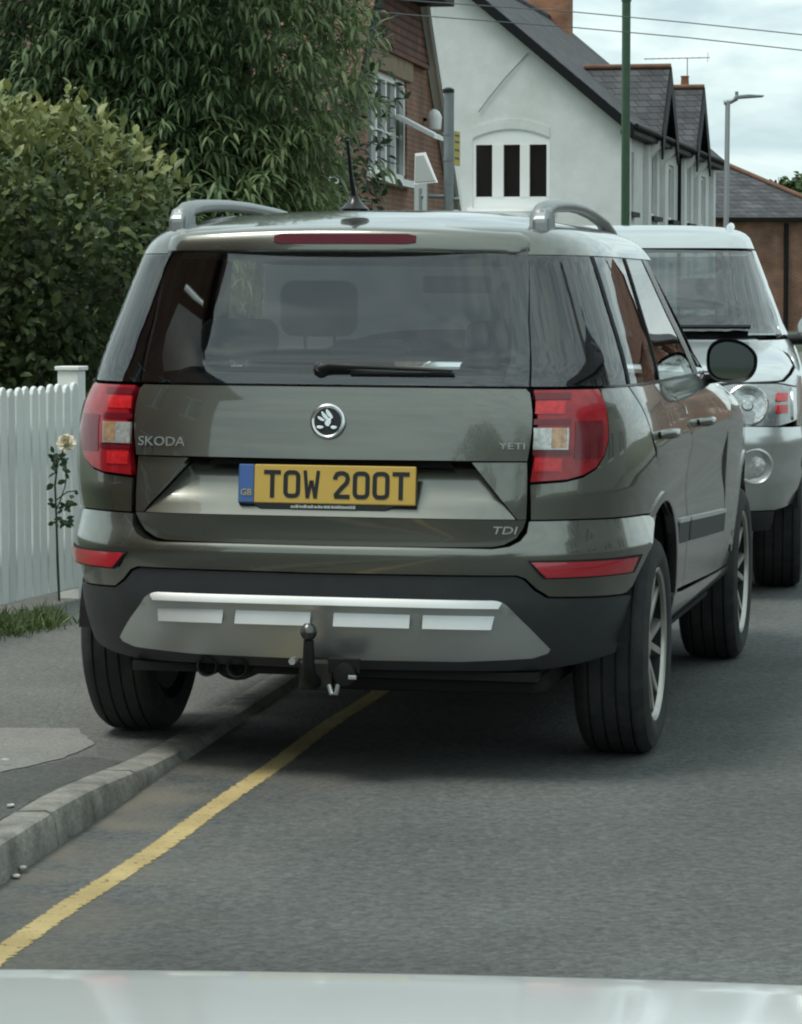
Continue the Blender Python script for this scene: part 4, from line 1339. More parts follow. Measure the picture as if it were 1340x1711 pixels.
def rrect(w, h, r, n=4):
    o_ = []
    for cx, cy, a0 in ((w - r, h - r, 0), (r - w, h - r, 90), (r - w, r - h, 180), (w - r, r - h, 270)):
        for k in range(n + 1):
            a = rad(a0 + 90 * k / n)
            o_.append((cx + r * math.cos(a), cy + r * math.sin(a)))
    return o_
def glyph(bm, ch, x):
    t, hw, hh = 0.0125, 0.0185, 0.0335
    y0, y1 = -0.0075, -0.0045
    def s(p, c=False): stroke(bm, [(x + a, b) for a, b in p], t, y0, y1, c)
    if ch == 'T':
        s([(-hw - t / 2, hh), (hw + t / 2, hh)]); s([(0, hh - t / 2), (0, -hh - t / 2)])
    elif ch in 'O0':
        s(rrect(hw, hh, 0.012), True)
    elif ch == 'W':
        for q in (-1, 1):
            stroke(bm, [(x + q * (hw + .001), hh + t / 2), (x + q * hw * .62, -hh - t / 2)], t * .8, y0, y1)
            stroke(bm, [(x + q * hw * .58, -hh - t / 2), (x + q * .001, hh * .35)], t * .72, y0 + .0003, y1)
    elif ch == '2':
        s([(-hw, hh * .45), (-hw, hh * .62), (-hw * .7, hh * .92), (-hw * .2, hh), (hw * .3, hh), (hw * .8, hh * .86), (hw, hh * .55), (hw * .85, hh * .2), (-hw * .1, -hh * .35), (-hw * .85, -hh * .85), (-hw * .8, -hh), (hw + t / 2, -hh)])
x = -0.160
for ch in 'TOW 200T':
    if ch == ' ':
        x += 0.030; continue
    g = bmesh.new(); glyph(g, ch, x); bmesh.ops.recalc_face_normals(g, faces=g.faces)
    o = bm_obj('plate_character', g, M_ink, plate); o.data.transform(pm)
    x += 0.0578
text_mesh('country_mark', 'GB', 0.026, M_gold, plate, pm @ Matrix.Translation((-0.237, -0.008, -0.026)) @ Matrix.Rotation(rad(90), 4, 'X'), 0.001)
# the dealer line under the plate: small white lettering too fine to read
bm = bmesh.new(); rg = random.Random(4); x = -0.105
while x < 0.085:
    w = rg.uniform(0.004, 0.009)
    bm_box(bm, (x, -0.001, -0.0675), (x + w, 0.003, -0.0675 + rg.uniform(0.006, 0.0095)), pm); x += w + rg.uniform(0.001, 0.003)
bm_obj('dealer_lettering', bm, M_white, car)

# badges
def rear_mx(X, v, off=0.0):
    t = Y.R(X, v)[0]; p = Y.pt(t, v, off); n = Y.nrm(t, v)
    zx = Vector((0, 0, 1)) - n * n.z; zx.normalize(); xx = zx.cross(n)
    return Matrix((( xx.x, zx.x, n.x, p.x), (xx.y, zx.y, n.y, p.y), (xx.z, zx.z, n.z, p.z), (0, 0, 0, 1)))
text_mesh('maker_lettering', 'SKODA', 0.038, M_letter, tailgate, rear_mx(-0.495, 0.948, 0.003), 0.004, 0.0, 1.15)
text_mesh('model_lettering', 'YETI', 0.026, M_letter, tailgate, rear_mx(0.533, 0.950, 0.003), 0.004, 0.0, 1.5)
text_mesh('engine_lettering', 'TDI', 0.030, M_letter, tailgate, rear_mx(0.515, 0.712, -0.008), 0.004, 0.2, 1.5)
bmx = rear_mx(0.0, 1.013, 0.0)
emb = lathe('emblem', [(0.0, 0.049), (0.006, 0.052), (0.011, 0.050), (0.013, 0.045), (0.010, 0.041), (0.008, 0.041)], M_chrome, tailgate, 40, axis='z')
emb.data.transform(bmx)
o = lathe('emblem_field', [(0.002, 0.0405), (0.0085, 0.040)], M_ink, emb, 40, axis='z'); o.data.transform(bmx)
def emb_poly(pts, name='emblem_wing'):
    o = prism(name, pts, 0.008, 0.0135, M_chrome, emb, axis='z', bevel=0.001); o.data.transform(bmx)
def feather(cx, cy, w, h, rot):
    pts = []
    for k in range(14):
        a = 2 * math.pi * k / 14
        x_, y_ = w * math.cos(a), h * math.sin(a) + 0.25 * h * math.cos(a) ** 2
        pts.append((cx + x_ * math.cos(rot) - y_ * math.sin(rot), cy + x_ * math.sin(rot) + y_ * math.cos(rot)))
    return pts
emb_poly(feather(0.004, 0.020, 0.0165, 0.0062, rad(-52)))
emb_poly(feather(-0.008, 0.014, 0.0165, 0.0055, rad(-46)))
emb_poly(feather(-0.019, 0.006, 0.0125, 0.0048, rad(-28)))
emb_poly([(-0.004, 0.004), (0.011, 0.010), (0.010, -0.006), (0.004, -0.016), (-0.005, -0.013), (-0.009, -0.004)])
emb_poly(feather(-0.021, -0.018, 0.011, 0.0045, 0))
emb_poly(feather(0.019, -0.018, 0.010, 0.0050, 0))

# --- rear screen
def gx(v): return 0.588 - (v - 1.118) * 0.10
glass_out = sym([R_(0.0001, 1.515), R_(gx(1.5), 1.512), R_(gx(1.3), 1.3), R_(gx(1.118), 1.118), R_(0.0001, 1.118)])
rear_glass = panel('rear_screen', Y, glass_out, M_privacy, car, off=0.002, depth=0.004, step=0.035, roll=0.0)
for s in (-1, 1):
    o = panel('screen_border', Y, [R_(gx(1.5) - .05, 1.505), R_(gx(1.5) - .001, 1.505), R_(gx(1.13) - .001, 1.125), R_(gx(1.13) - .075, 1.125), R_(gx(1.13)-.055, 1.2)], M_black, car, off=-0.006, depth=0.002, roll=0, mirror=s < 0)
panel('screen_border', Y, sym([R_(0.0001, 1.148), R_(0.50, 1.15), R_(0.52, 1.121), R_(0.0001, 1.121)]), M_black, car, off=-0.007, depth=0.002, roll=0)
# wiper
M_wiper = mat('wiper_black', (0.010, 0.011, 0.012), 0.6)
wp = [Y.pt(*R_(X_, v_), o_) for X_, v_, o_ in ((-0.03, 1.158, .02), (0.0, 1.163, .03), (0.12, 1.160, .028), (0.26, 1.157, .024), (0.365, 1.156, .016))]
wiper = tube('rear_wiper', wp, [.013, .011, .007, .006, .004], M_wiper, car, 8)
lathe('wiper_pivot', [(0, .022), (.016, .02), (.026, .012)], M_wiper, wiper, 20, axis='z').data.transform(rear_mx(-0.03, 1.158, 0.0))
tube('wiper_blade', [Y.pt(*R_(X_, 1.149), .008) for X_ in (0.06, 0.16, 0.26, 0.37)], .006, M_wiper, wiper, 6)

# --- rear bumper, cladding, skid plate
aB = 180 - ang(0.513)
bump_half = [R_(0.0001, 0.657), R_(0.50, 0.660), R_(0.545, 0.667), R_(0.575, 0.682), R_(0.594, 0.706), R_(0.6005, 0.737)]
seam_in = R_(0.606, 0.7385)
bump_half += [seam_in, R_(0.75, 0.739), S_(-0.30, 0.733)] + arc(Y, 0, WZ, AR, 180 - ang(0.725), aB, 8)
bump_half += [S_(-0.46, 0.515), R_(0.76, 0.520), R_(0.655, 0.526), R_(0.62, 0.550), R_(0.590, 0.580), R_(0.565, 0.589), R_(0.0001, 0.586)]
def bump_off(t, v):
    if v > 0.648: return 0.036 - 0.034 * (v - 0.648) / 0.091
    return 0.036 - 0.012 * (0.648 - v) / 0.06
bumper = panel('rear_bumper', Y, sym(bump_half), M_paint, car, off=bump_off, depth=0.05, step=0.03, roll=0.004)
clad_half = [R_(0.0001, 0.581), R_(0.562, 0.584), R_(0.585, 0.575), R_(0.612, 0.545), R_(0.648, 0.521), R_(0.76, 0.515), S_(-0.46, 0.510)]
clad_half += arc(Y, 0, WZ, AR, 180 - ang(0.508), 180 - ang(0.39), 6) + [R_(0.80, 0.345), R_(0.70, 0.325), R_(0.60, 0.315), R_(0.0001, 0.308)]
cladding = panel('bumper_cladding', Y, sym(clad_half), M_clad, car, off=0.018, depth=0.05, step=0.03, roll=0.004)
lip = sym([R_(0.0001, 0.520), R_(0.500, 0.520), R_(0.525, 0.513), R_(0.515, 0.499), R_(0.0001, 0.499)])
def lip_off(t, v): return 0.017 + 0.016 * (0.520 - v) / 0.021
plate_half = sym([R_(0.0001, 0.499), R_(0.515, 0.499), R_(0.525, 0.513), R_(0.540, 0.504), R_(0.648, 0.378), R_(0.640, 0.366), R_(0.60, 0.354), R_(0.40, 0.344), R_(0.0001, 0.340)])
def sk_off(t, v): return 0.030 - 0.010 * max(0, (0.499 - v) / 0.02) if v > 0.479 else 0.020
skid = panel('skid_plate', Y, [(lip, lip_off), (plate_half, sk_off)], M_silver, car, depth=0.03, step=0.022, roll=0.002)
for x0, x1 in ((0.035, 0.262), (0.300, 0.505), (-0.262, -0.035), (-0.505, -0.300)):
    a, b = x0, x1
    panel('plate_rib', Y, [R_(a, 0.480), R_(b, 0.480), R_(b - (.012 if b > .4 else 0), 0.447), R_(a + (.012 if a < -.4 else 0), 0.447)], M_silver, skid, off=lambda t, v: 0.019 + 0.026 * (0.480 - v) / 0.033, depth=0.03, step=0.02, roll=0.0)
for xc in (-0.28, 0.0, 0.28):
    panel('plate_groove', Y, [R_(xc - .016, 0.488), R_(xc + .016, 0.488), R_(xc + .004, 0.40), R_(xc - .004, 0.40)], M_silver, skid, off=0.0225, depth=0.004, step=0.02, roll=0.001)
for s in (False, True):
    o = panel('reflector', Y, [R_(0.600, 0.622), R_(0.845, 0.622), R_(0.832, 0.583), R_(0.638, 0.583)], M_refl, car, off=0.040, depth=0.012, step=0.025, roll=0.0015, mirror=s)
    o = panel('bumper_insert', Y, [R_(0.592, 0.626), R_(0.855, 0.626), R_(0.838, 0.579), R_(0.632, 0.579)], M_gap, car, off=0.0355, depth=0.006, step=0.025, roll=0.0, mirror=s)

# --- tail lights
def lamp_out(g):
    pts = [(0.5985 + g, 1.110 - g), (0.70, 1.110 - g), (0.772 - g, 1.110 - g), (0.790 - g, 1.07), (0.802 - g, 1.02), (0.806 - g, 0.97), (0.798 - g, 0.925), (0.778 - g, 0.888 + g * .6), (0.745 - g * .6, 0.866 + g), (0.70, 0.854 + g), (0.5985 + g, 0.847 + g)]
    return [R_(*p) for p in pts]
for s in (False, True):
    lamp = panel('tail_light', Y, lamp_out(0.003), M_red, car, off=0.010, depth=0.03, step=0.02, roll=0.003, mirror=s)
    def sub(name, x0, x1, z0, z1, m, off=0.013, d=0.006):
        return panel(name, Y, [R_(x0, z1), R_(x1, z1), R_(x1, z0), R_(x0, z0)], m, lamp, off=off, depth=d, step=0.02, roll=0.0012, mirror=s, rim=0.003)
    sub('red_segment', 0.608, 0.688, 1.040, 1.075, M_redb)
    sub('red_segment', 0.612, 0.685, 0.880, 0.917, M_redb)
    sub('dark_segment', 0.606, 0.705, 1.010, 1.026, M_redd)
    sub('dark_segment', 0.606, 0.712, 0.924, 0.9395, M_redd)
    sub('dark_segment', 0.716, 0.785, 0.915, 1.02, M_redd)
    sub('dark_segment', 0.606, 0.700, 1.0795, 1.098, M_redd)
    sub('clear_lens', 0.606, 0.655, 0.945, 1.001, M_clear, 0.015, 0.01)
    sub('amber_lens', 0.6555, 0.694, 0.945, 1.001, M_amber, 0.015, 0.01)
    sub('lens_frame', 0.6945, 0.700, 0.945, 1.001, M_clear, 0.016, 0.01)
    sub('lens_frame', 0.606, 0.700, 0.9405, 0.9445, M_clear, 0.016, 0.01)

# --- flanks
D0 = [S_(-0.05, 0.78), S_(-0.14, 0.86), S_(-0.23, 0.95), S_(-0.29, 1.04), S_(-0.33, 1.112)]
D0b = [S_(-0.04, 0.78), S_(-0.13, 0.86), S_(-0.22, 0.95), S_(-0.28, 1.04), S_(-0.32, 1.112)]
lo = lamp_out(-0.003)
def flank(t, v):
    """waist crease and hollow below it"""
    return 0.006 * math.exp(-((v - 0.925) / 0.03) ** 2) - 0.012 * math.exp(-((v - 0.78) / 0.10) ** 2) * (1 if v < 1.1 else 0)
def sz(y): return 0.668 - 0.043 * (y - 0.275)
for s in (False, True):
    q = [R_(0.606, 0.7435), R_(0.75, 0.7435), S_(-0.30, 0.738)] + arc(Y, 0, WZ, AR, 180 - ang(0.731), 93, 10) + D0
    q += [S_(-0.35, 1.114), R_(0.776, 1.114)] + [R_(*p) for p in ((0.794, 1.07), (0.8065, 1.02), (0.8105, 0.97), (0.8025, 0.923), (0.782, 0.884), (0.748, 0.861), (0.70, 0.849), (0.603, 0.842))]
    panel('rear_quarter', Y, q, M_paint, car, off=0.0, step=0.032, mirror=s)
    q = D0b[::-1] + arc(Y, 0, WZ, AR, 90, ang(0.447), 12) + [S_(0.66, 0.437), S_(0.64, 0.9), S_(0.55, 1.0), S_(0.18, 1.112)]
    rd = panel('rear_door', Y, q, M_paint, car, off=flank, step=0.035, mirror=s)
    q = [S_(0.19, 1.112), S_(0.56, 1.0), S_(0.65, 0.9), S_(0.67, 0.437), S_(1.78, 0.395), S_(1.80, 0.65), S_(1.76, 0.9), S_(1.68, 1.112)]
    fd = panel('front_door', Y, q, M_paint, car, off=flank, step=0.04, mirror=s)
    q = [S_(1.69, 1.112), S_(1.768, 0.9), S_(1.808, 0.65), S_(1.788, 0.395)] + arc(Y, WB, WZ, AR, 180 - ang(0.385), ang(0.55), 16) + [S_(3.12, 0.60), S_(3.12, 0.84), S_(3.02, 0.925), S_(2.6, 0.985), S_(2.2, 1.035), S_(1.95, 1.075)]
    panel('front_wing', Y, q, M_paint, car, off=0.0, step=0.04, mirror=s)
    # sill
    q = [S_(0.40, 0.441), S_(2.17, 0.379), S_(2.15, 0.34), S_(2.1, 0.29), S_(0.5, 0.29), S_(0.42, 0.36)]
    panel('sill', Y, q, M_paint, car, off=lambda t, v: 0.006 - 0.03 * max(0, (0.36 - v) / 0.07), step=0.035, mirror=s)
    # arch lips
    for yy, a0, a1 in ((0, 180 - ang(0.522), ang(0.43)), (WB, 180 - ang(0.43), ang(0.55))):
        q = arc(Y, yy, WZ, AR + 0.004, a0, a1, 18) + arc(Y, yy, WZ, AR + 0.034, a1, a0, 18)
        panel('arch_lip', Y, q, M_paint, car, off=0.008, depth=0.03, step=0.03, roll=0.003, mirror=s)
    for door, y0, y1 in ((rd, 0.36, 0.645), (fd, 0.685, 1.77)):
        panel('rubbing_strip', Y, [S_(y0, sz(y0)), S_(y1, sz(y1)), S_(y1, sz(y1) - .065), S_(y0, sz(y0) - .065)], M_clad, door, off=0.008, depth=0.02, step=0.03, roll=0.003, mirror=s)
        panel('strip_glint', Y, [S_(y0, sz(y0) + .014), S_(y1, sz(y1) + .014), S_(y1, sz(y1) + .001), S_(y0, sz(y0) + .001)], M_glint, door, off=0.009, depth=0.02, step=0.03, roll=0, mirror=s)  # pale line paints the reflection along the strip's top chamfer
    for door, yh in ((rd, -0.13), (fd, 0.82)):
        pts = [Y.pt(*S_(yh + d, 0.962), o_) for d, o_ in ((0, .0), (.02, .03), (.09, .036), (.16, .03), (.18, .0))]
        if s: pts = [Vector((-p.x, p.y, p.z)) for p in pts]
        tube('handle', pts, [.012, .014, .014, .014, .012], M_paint, door, 8)
    # windows: quarter light, rear door, front door, with their black pillars behind
    Cb, Ct, Bb, Bt, Ab, At = -0.33, -0.25, 0.16, 0.26, 1.10, 0.69
    zb, zt = 1.119, 1.492
    q = [R_(0.594, zb)] + [R_(0.70, zb), S_(-0.4, zb), S_(Cb, zb), S_(Ct, zt), S_(-0.3, zt), R_(gx(1.5) + .006, zt), R_(gx(1.3) + .006, 1.3)]
    panel('quarter_window', Y, q, M_privacy, car, off=0.0, depth=0.004, step=0.035, roll=0, mirror=s)
    q = [R_(0.594, zb), R_(0.70, zb), S_(-0.52, zb), S_(-0.36, zt), R_(gx(1.5) + .004, zt), R_(gx(1.3) + .004, 1.3)]
    panel('tail_pillar', Y, q, M_black, car, off=-0.006, depth=0.02, step=0.04, roll=0, mirror=s)
    q = [S_(Cb + .012, zb), S_(Bb - .012, zb), S_(Bt - .012, zt), S_(Ct + .012, zt)]
    panel('door_window', Y, q, M_privacy, car, off=-0.002, depth=0.004, step=0.04, roll=0, mirror=s)
    q = [S_(Bb + .012, zb), S_(Ab, zb), S_(At, zt), S_(Bt + .012, zt)]
    panel('door_window', Y, q, M_glass, car, off=-0.002, depth=0.004, step=0.04, roll=0, mirror=s)
    for b0, b1, t0, t1 in ((Cb - .05, Cb + .05, Ct - .04, Ct + .04), (Bb - .05, Bb + .05, Bt - .04, Bt + .04), (Ab - .01, Ab + .13, At - .01, At + .10)):
        panel('pillar', Y, [S_(b0, zb), S_(b1, zb), S_(t1, zt), S_(t0, zt)], M_black, car, off=-0.009 if b0 < 1 else 0.0, depth=0.03, step=0.04, roll=0, mirror=s)
    for c0, c1 in ((Cb, Ct), (Bb, Bt)):
        panel('window_seal', Y, [S_(c0 - .012, zb), S_(c0 + .012, zb), S_(c1 + .012, zt), S_(c1 - .012, zt)], M_gap, car, off=0.003, depth=0.006, step=0.05, roll=0, mirror=s)
    panel('waist_seal', Y, [R_(0.78, 1.1185), S_(1.45, 1.1185), S_(1.45, 1.1125), R_(0.78, 1.1125)], M_silver if False else M_black, car, off=0.004, depth=0.01, step=0.05, roll=0, mirror=s)
    # door mirror
    mir = thing('tmp', '', '')
    bpy.data.objects.remove(mir)
# mirrors
M_mirror = mat('mirror_glass', (0.55, 0.6, 0.6), 0.03, 1.0)
def half_egg(bm, cx, cy, cz, a, b, d, ny=7):
    rings = []
    prof = mirror_prof(a, b)
    for k in range(ny):
        u = k / (ny - 1)
        sc = math.sqrt(max(0, 1 - (u * 0.97) ** 2))
        rings.append([bm.verts.new((cx + x * sc, cy + d * u, cz + z * sc)) for x, z in prof])
    for A, B in zip(rings, rings[1:]):
        n = len(A)
        for k in range(n):
            bm.faces.new((A[k], A[(k + 1) % n], B[(k + 1) % n], B[k]))
    bm.faces.new(rings[-1])
    return rings
def mirror_prof(a, b, n=32):
    out = []
    for k in range(n):
        t = 2 * math.pi * k / n
        x = a * math.copysign(abs(math.cos(t)) ** 0.7, math.cos(t)); z = b * math.copysign(abs(math.sin(t)) ** 0.75, math.sin(t))
        if z > 0: z *= 1 - 0.42 * (max(0, x + .35 * a) / (1.35 * a)) ** 2
        if z < 0: z *= 0.86 + .14 * (1 if x < 0 else 1 - (x / a) ** 4)
        out.append((x, z))
    return out
for s in (1, -1):
    bm = bmesh.new()
    half_egg(bm, 0, 0, 0, 0.088, 0.077, 0.10)
    n = 32
    pr1, pr2 = mirror_prof(0.088, 0.077), mirror_prof(0.076, 0.064)
    A = [bm.verts.new((x, -0.001, z)) for x, z in pr1]; B = [bm.verts.new((x, 0.006, z)) for x, z in pr2]
    for k in range(n): bm.faces.new((A[k], B[k], B[(k + 1) % n], A[(k + 1) % n]))
    bmesh.ops.recalc_face_normals(bm, faces=bm.faces)
    hs = bm_obj('door_mirror', bm, M_black, car, smooth=True)
    hs.location = (0.935 * s, 1.37, 1.155)
    if s < 0: hs.scale = (-1, 1, 1)
    gm = mesh_obj('mirror_glass', [(x, 0.004, z) for x, z in pr2], [list(range(n))[::-1]], M_mirror, hs)
    gm.data.transform(Matrix.Rotation(rad(9), 4, 'Z'))
    tube('mirror_arm', [(-0.115, 0.05, -0.062), (-0.06, 0.04, -0.058), (-0.02, 0.03, -0.05)], [.026, .022, .022], M_black, hs, 10)

# --- roof, spoiler, rails, aerial
ths2 = [math.radians(a) for a in range(0, 361, 4)]
roof = grid_shell('roof', Y, ths2, [1.494, 1.497, 1.505, 1.515, 1.53, 1.545, 1.56, 1.58, 1.60, 1.62, 1.64, 1.66, 1.69, 1.72, 1.76, 1.80, 1.84, 1.88, 1.92, 1.96, 1.99], M_paint, car, off=0.0, cap=True)
grid_shell('headlining', Y, ths2, [1.50, 1.53, 1.58, 1.64, 1.72, 1.82, 1.92, 1.99], M_cabin_pale, car, off=-0.03, cap=True)
# spoiler loft: profile (y, z)
bm = bmesh.new(); rows_ = []
nX = 37; HW = 0.572
for i in range(nX):
    u = -1 + 2 * i / (nX - 1)
    X_ = HW * u
    e = max(0, (abs(u) - 0.90) / 0.10)
    yy = 0.075 * abs(u) ** 2.6; dz = -0.020 * u * u - 0.028 * e * e
    prof = [(-0.50, 1.500, 0), (-0.566 + .03 * e, 1.500, 0.0), (-0.580 + .05 * e, 1.505, 0), (-0.580 + .05 * e, 1.515, .3), (-0.566 + .05 * e, 1.555, 1), (-0.558 + .05 * e, 1.564, 1), (-0.535 + .04 * e, 1.571, 1), (-0.48, 1.580, 1), (-0.40, 1.594, 1), (-0.28, 1.611, 1), (-0.15, 1.624, 1)]
    rows_.append([bm.verts.new((X_ * (1 - 0.018 * k / 10), y_ + yy * (1 if k < 9 else 0.6), z_ + dz * w_ - (0.004 * u * u if w_ == 0 else 0))) for k, (y_, z_, w_) in enumerate(prof)])
for A, B in zip(rows_, rows_[1:]):
    for k in range(len(A) - 1):
        bm.faces.new((A[k], B[k], B[k + 1], A[k + 1]))
bm.faces.new(rows_[0]); bm.faces.new(rows_[-1][::-1])
bmesh.ops.recalc_face_normals(bm, faces=bm.faces)
spoiler = bm_obj('spoiler', bm, M_paint, car, smooth=True, angle=40)
bm = bmesh.new()
pr = []
for i in range(17):
    u = -1 + 2 * i / 16; X_ = 0.21 * u + 0.012; e = 0.0145 if abs(u) < 0.99 else 0.009
    y_ = -0.571 + 0.075 * abs(X_ / HW) ** 2.6
    pr.append([bm.verts.new((X_, y_ - 0.010, 1.537 - e)), bm.verts.new((X_, y_ - 0.003, 1.537 + e)), bm.verts.new((X_, y_ + .03, 1.537 - e)), bm.verts.new((X_, y_ + .03, 1.537 + e))])
for A, B in zip(pr, pr[1:]):
    bm.faces.new((A[0], B[0], B[1], A[1])); bm.faces.new((A[1], B[1], B[3], A[3])); bm.faces.new((A[0], A[2], B[2], B[0]))
bm.faces.new((pr[0][0], pr[0][1], pr[0][3], pr[0][2])); bm.faces.new((pr[-1][0], pr[-1][2], pr[-1][3], pr[-1][1]))
bm_obj('high_brake_light', bm, mat('brake_lens', (0.11, 0.016, 0.028), 0.55, spec=0.2), spoiler, smooth=True)
def roof_z(X_, Y_):
    best = None
    for v in np.linspace(1.5, 2.0, 101):
        z, w, yr, yf = Y.row(float(v))
        a = abs(X_) / max(w, 1e-3); c = (Y_ - 0.6) / ((yf - 0.6) if Y_ > 0.6 else (0.6 - yr) or 1e-3)
        n = Y.nf if Y_ > 0.6 else Y.nr
        if a ** n + abs(c) ** n <= 1: best = z
    return best or 1.5
for s in (-1, 1):
    pts, rs = [], []
    X0 = 0.545
    path = [(-0.35, -0.02), (-0.33, .03), (-0.27, .05), (-0.16, .058), (0.0, .06), (0.2, .06), (0.45, .056), (0.75, .048), (1.1, .034), (1.32, .005), (1.40, -0.025)]
    for y_, d in path:
        xx = X0 - 0.03 * max(0, (y_ - 0.3))
        pts.append((s * xx, y_, 1.575 + d + 0.02 * math.sin(max(0, min(1, (y_ + .35) / 1.75)) * math.pi)))
    rail = tube('roof_rail', pts, [.030, .032, .029, .025, .023, .022, .022, .022, .023, .027, .027], M_rail, car, 12, flat=0.85)
    prism('rail_foot', [(-0.375, 1.55), (-0.37, 1.60), (-0.34, 1.628), (-0.29, 1.638), (-0.24, 1.62), (-0.22, 1.55)], s * 0.525, s * 0.575, M_rail, rail, axis='x', bevel=0.012)
    prism('rail_foot', [(1.16, 1.54), (1.2, 1.595), (1.29, 1.58), (1.39, 1.54)], s * 0.495, s * 0.535, M_rail, rail, axis='x', bevel=0.01)
    # join line between roof side and spoiler
aer = lathe('aerial_base', [(0, .042), (.008, .044), (.016, .034), (.03, .018), (.045, .012)], M_black, car, 20, axis='z')
aer.location = (-0.02, -0.30, 1.622)
tube('aerial_whip', [(0, 0, .035), (-.006, -.02, .10), (-.012, -.045, .21)], [.009, .007, .005], M_black, aer, 8)

# --- windscreen, bonnet, nose
q = symF([F_(0.001, 1.125), F_(0.60, 1.125), S_(1.60, 1.125), S_(1.14, 1.49), F_(0.001, 1.49)])
panel('windscreen', Y, q, M_glass, car, off=0.0, depth=0.004, step=0.06, roll=0)
q = symF([F_(0.001, 1.105), F_(0.5, 1.105), S_(1.86, 1.09), S_(2.2, 1.043), S_(2.6, 0.992), S_(3.02, 0.932), F_(0.5, 0.90), F_(0.001, 0.90)])
panel('bonnet', Y, q, M_paint, car, off=0.004, step=0.05)
q = symF([F_(0.001, 0.892), F_(0.60, 0.892), S_(3.04, 0.915), S_(3.13, 0.83), S_(3.13, 0.60)] + arc(Y, WB, WZ, AR, ang(0.54), ang(0.38), 4) + [F_(0.7, 0.28), F_(0.001, 0.27)])
nose = panel('front_bumper', Y, q, M_paint, car, off=0.0, step=0.06)
panel('grille', Y, symF([F_(0.001, 0.84), F_(0.48, 0.84), F_(0.44, 0.74), F_(0.001, 0.73)]), M_black, nose, off=0.006, depth=0.02, step=0.05)
for s in (False, True):
    panel('headlight', Y, [F_(0.50, 0.87), F_(0.80, 0.88), F_(0.82, 0.76), F_(0.52, 0.75)], M_clear, car, off=0.008, depth=0.02, step=0.04, mirror=s)

# --- cabin
def rounded(name, lo, hi, m, parent, b=0.04, rot=0.0, piv=None):
    mx = None
    if rot:
        piv = Vector(piv)
        mx = Matrix.Translation(piv) @ Matrix.Rotation(rot, 4, 'X') @ Matrix.Translation(-piv)
    o = box(name, lo, hi, m, parent, bevel=b, mx=mx)
    o.modifiers['bevel'].segments = 4
    o.data.polygons.foreach_set('use_smooth', [True] * len(o.data.polygons))
    return o
box('cabin_floor', (-0.62, -0.50, 0.42), (0.62, 1.9, 0.45), M_cabin, car)
box('parcel_shelf', (-0.62, -0.60, 1.075), (0.62, -0.14, 1.09), M_cabin, car, bevel=0.005)
for x0, x1 in ((-0.62, -0.20), (-0.19, 0.19), (0.20, 0.62)):
    rs_ = rounded('rear_seat', (x0, -0.16, 0.60), (x1, 0.0, 1.165), M_seat, car, 0.05, rad(8), (0, 0, 0.6))
    xm = (x0 + x1) / 2
    rounded('headrest', (xm - 0.12, -0.20, 1.175), (xm + 0.12, -0.11, 1.30 if abs(xm) > .1 else 1.24), M_seat, rs_, 0.04)
for xm in (-0.36, 0.36):
    fs = rounded('front_seat', (xm - 0.25, 0.72, 0.55), (xm + 0.25, 0.90, 1.20), M_seat, car, 0.07, rad(10), (0, 0.8, 0.55))
    rounded('headrest', (xm - 0.13, 0.63, 1.235), (xm + 0.13, 0.73, 1.42), M_seat, fs, 0.045)
    tube('headrest_post', [(xm - 0.05, 0.70, 1.17), (xm - 0.05, 0.685, 1.26)], 0.006, M_dark, fs, 6)
    tube('headrest_post', [(xm + 0.05, 0.70, 1.17), (xm + 0.05, 0.685, 1.26)], 0.006, M_dark, fs, 6)
rounded('dashboard', (-0.70, 1.42, 0.75), (0.70, 1.95, 1.08), M_cabin, car, 0.08)
rounded('interior_mirror', (-0.12, 1.20, 1.38), (0.12, 1.225, 1.44), M_black, car, 0.015)
bm = bmesh.new()
bm_tube(bm, [(0.36 + 0.185 * math.cos(t), 1.30 - 0.06 * math.sin(t), 1.06 + 0.175 * math.sin(t)) for t in [2 * math.pi * k / 28 for k in range(28)]], 0.016, 8, closed=True)
bm_tube(bm, [(0.20, 1.31, 1.03), (0.36, 1.33, 1.05), (0.52, 1.31, 1.03)], 0.02, 8)
bm_obj('steering_wheel', bm, M_black, car, smooth=True)

# --- wheels
wm = (M_tyre, M_rim, M_dark)
for yy in (0, WB):
    wheel(car, 0.758, yy, WZ - 0.0098, 1, mats=wm)
    wheel(car, -0.764, yy, WZ + 0.0096, -1, mats=wm)
tube('rear_axle', [(-0.68, 0.02, 0.33), (0.68, 0.02, 0.33)], 0.045, M_dark, car, 12)

# --- tow bar and exhaust
M_rust = mat('grubby_steel', (0.035, 0.033, 0.03), 0.6, 0.5, var=0.3, vscale=25)
tow = tube('tow_bar', [(-0.55, -0.52, 0.36), (0.55, -0.52, 0.36)], 0.03, M_dark, car, 4)
tube('swan_neck', [(-0.02, -0.52, 0.335), (-0.02, -0.70, 0.285), (-0.02, -0.80, 0.275), (-0.02, -0.850, 0.295), (-0.02, -0.862, 0.33), (-0.02, -0.862, 0.40)], [.024, .024, .023, .021, .018, .015], M_dark, tow, 10)
lathe('tow_ball', [(-0.025, .006), (-0.022, .013), (-.014, .0205), (0, .025), (.014, .0205), (.021, .014), (.024, .010)], mat('tow_ball_steel', (0.12, 0.12, 0.12), 0.3, 0.9), tow, 24, axis='z', center=(-0.02, -0.862, 0.424))
box('tow_bracket', (-0.065, -0.80, 0.25), (0.035, -0.70, 0.335), M_rust, tow, bevel=0.008)
box('socket_plate', (0.02, -0.80, 0.30), (0.115, -0.79, 0.345), M_dark, tow, bevel=0.003)
sock = lathe('socket', [(-0.83, .02), (-0.828, .032), (-.80, .033), (-.76, .03)], M_dark, tow, 20, axis='y', center=(0.075, 0, 0.30))
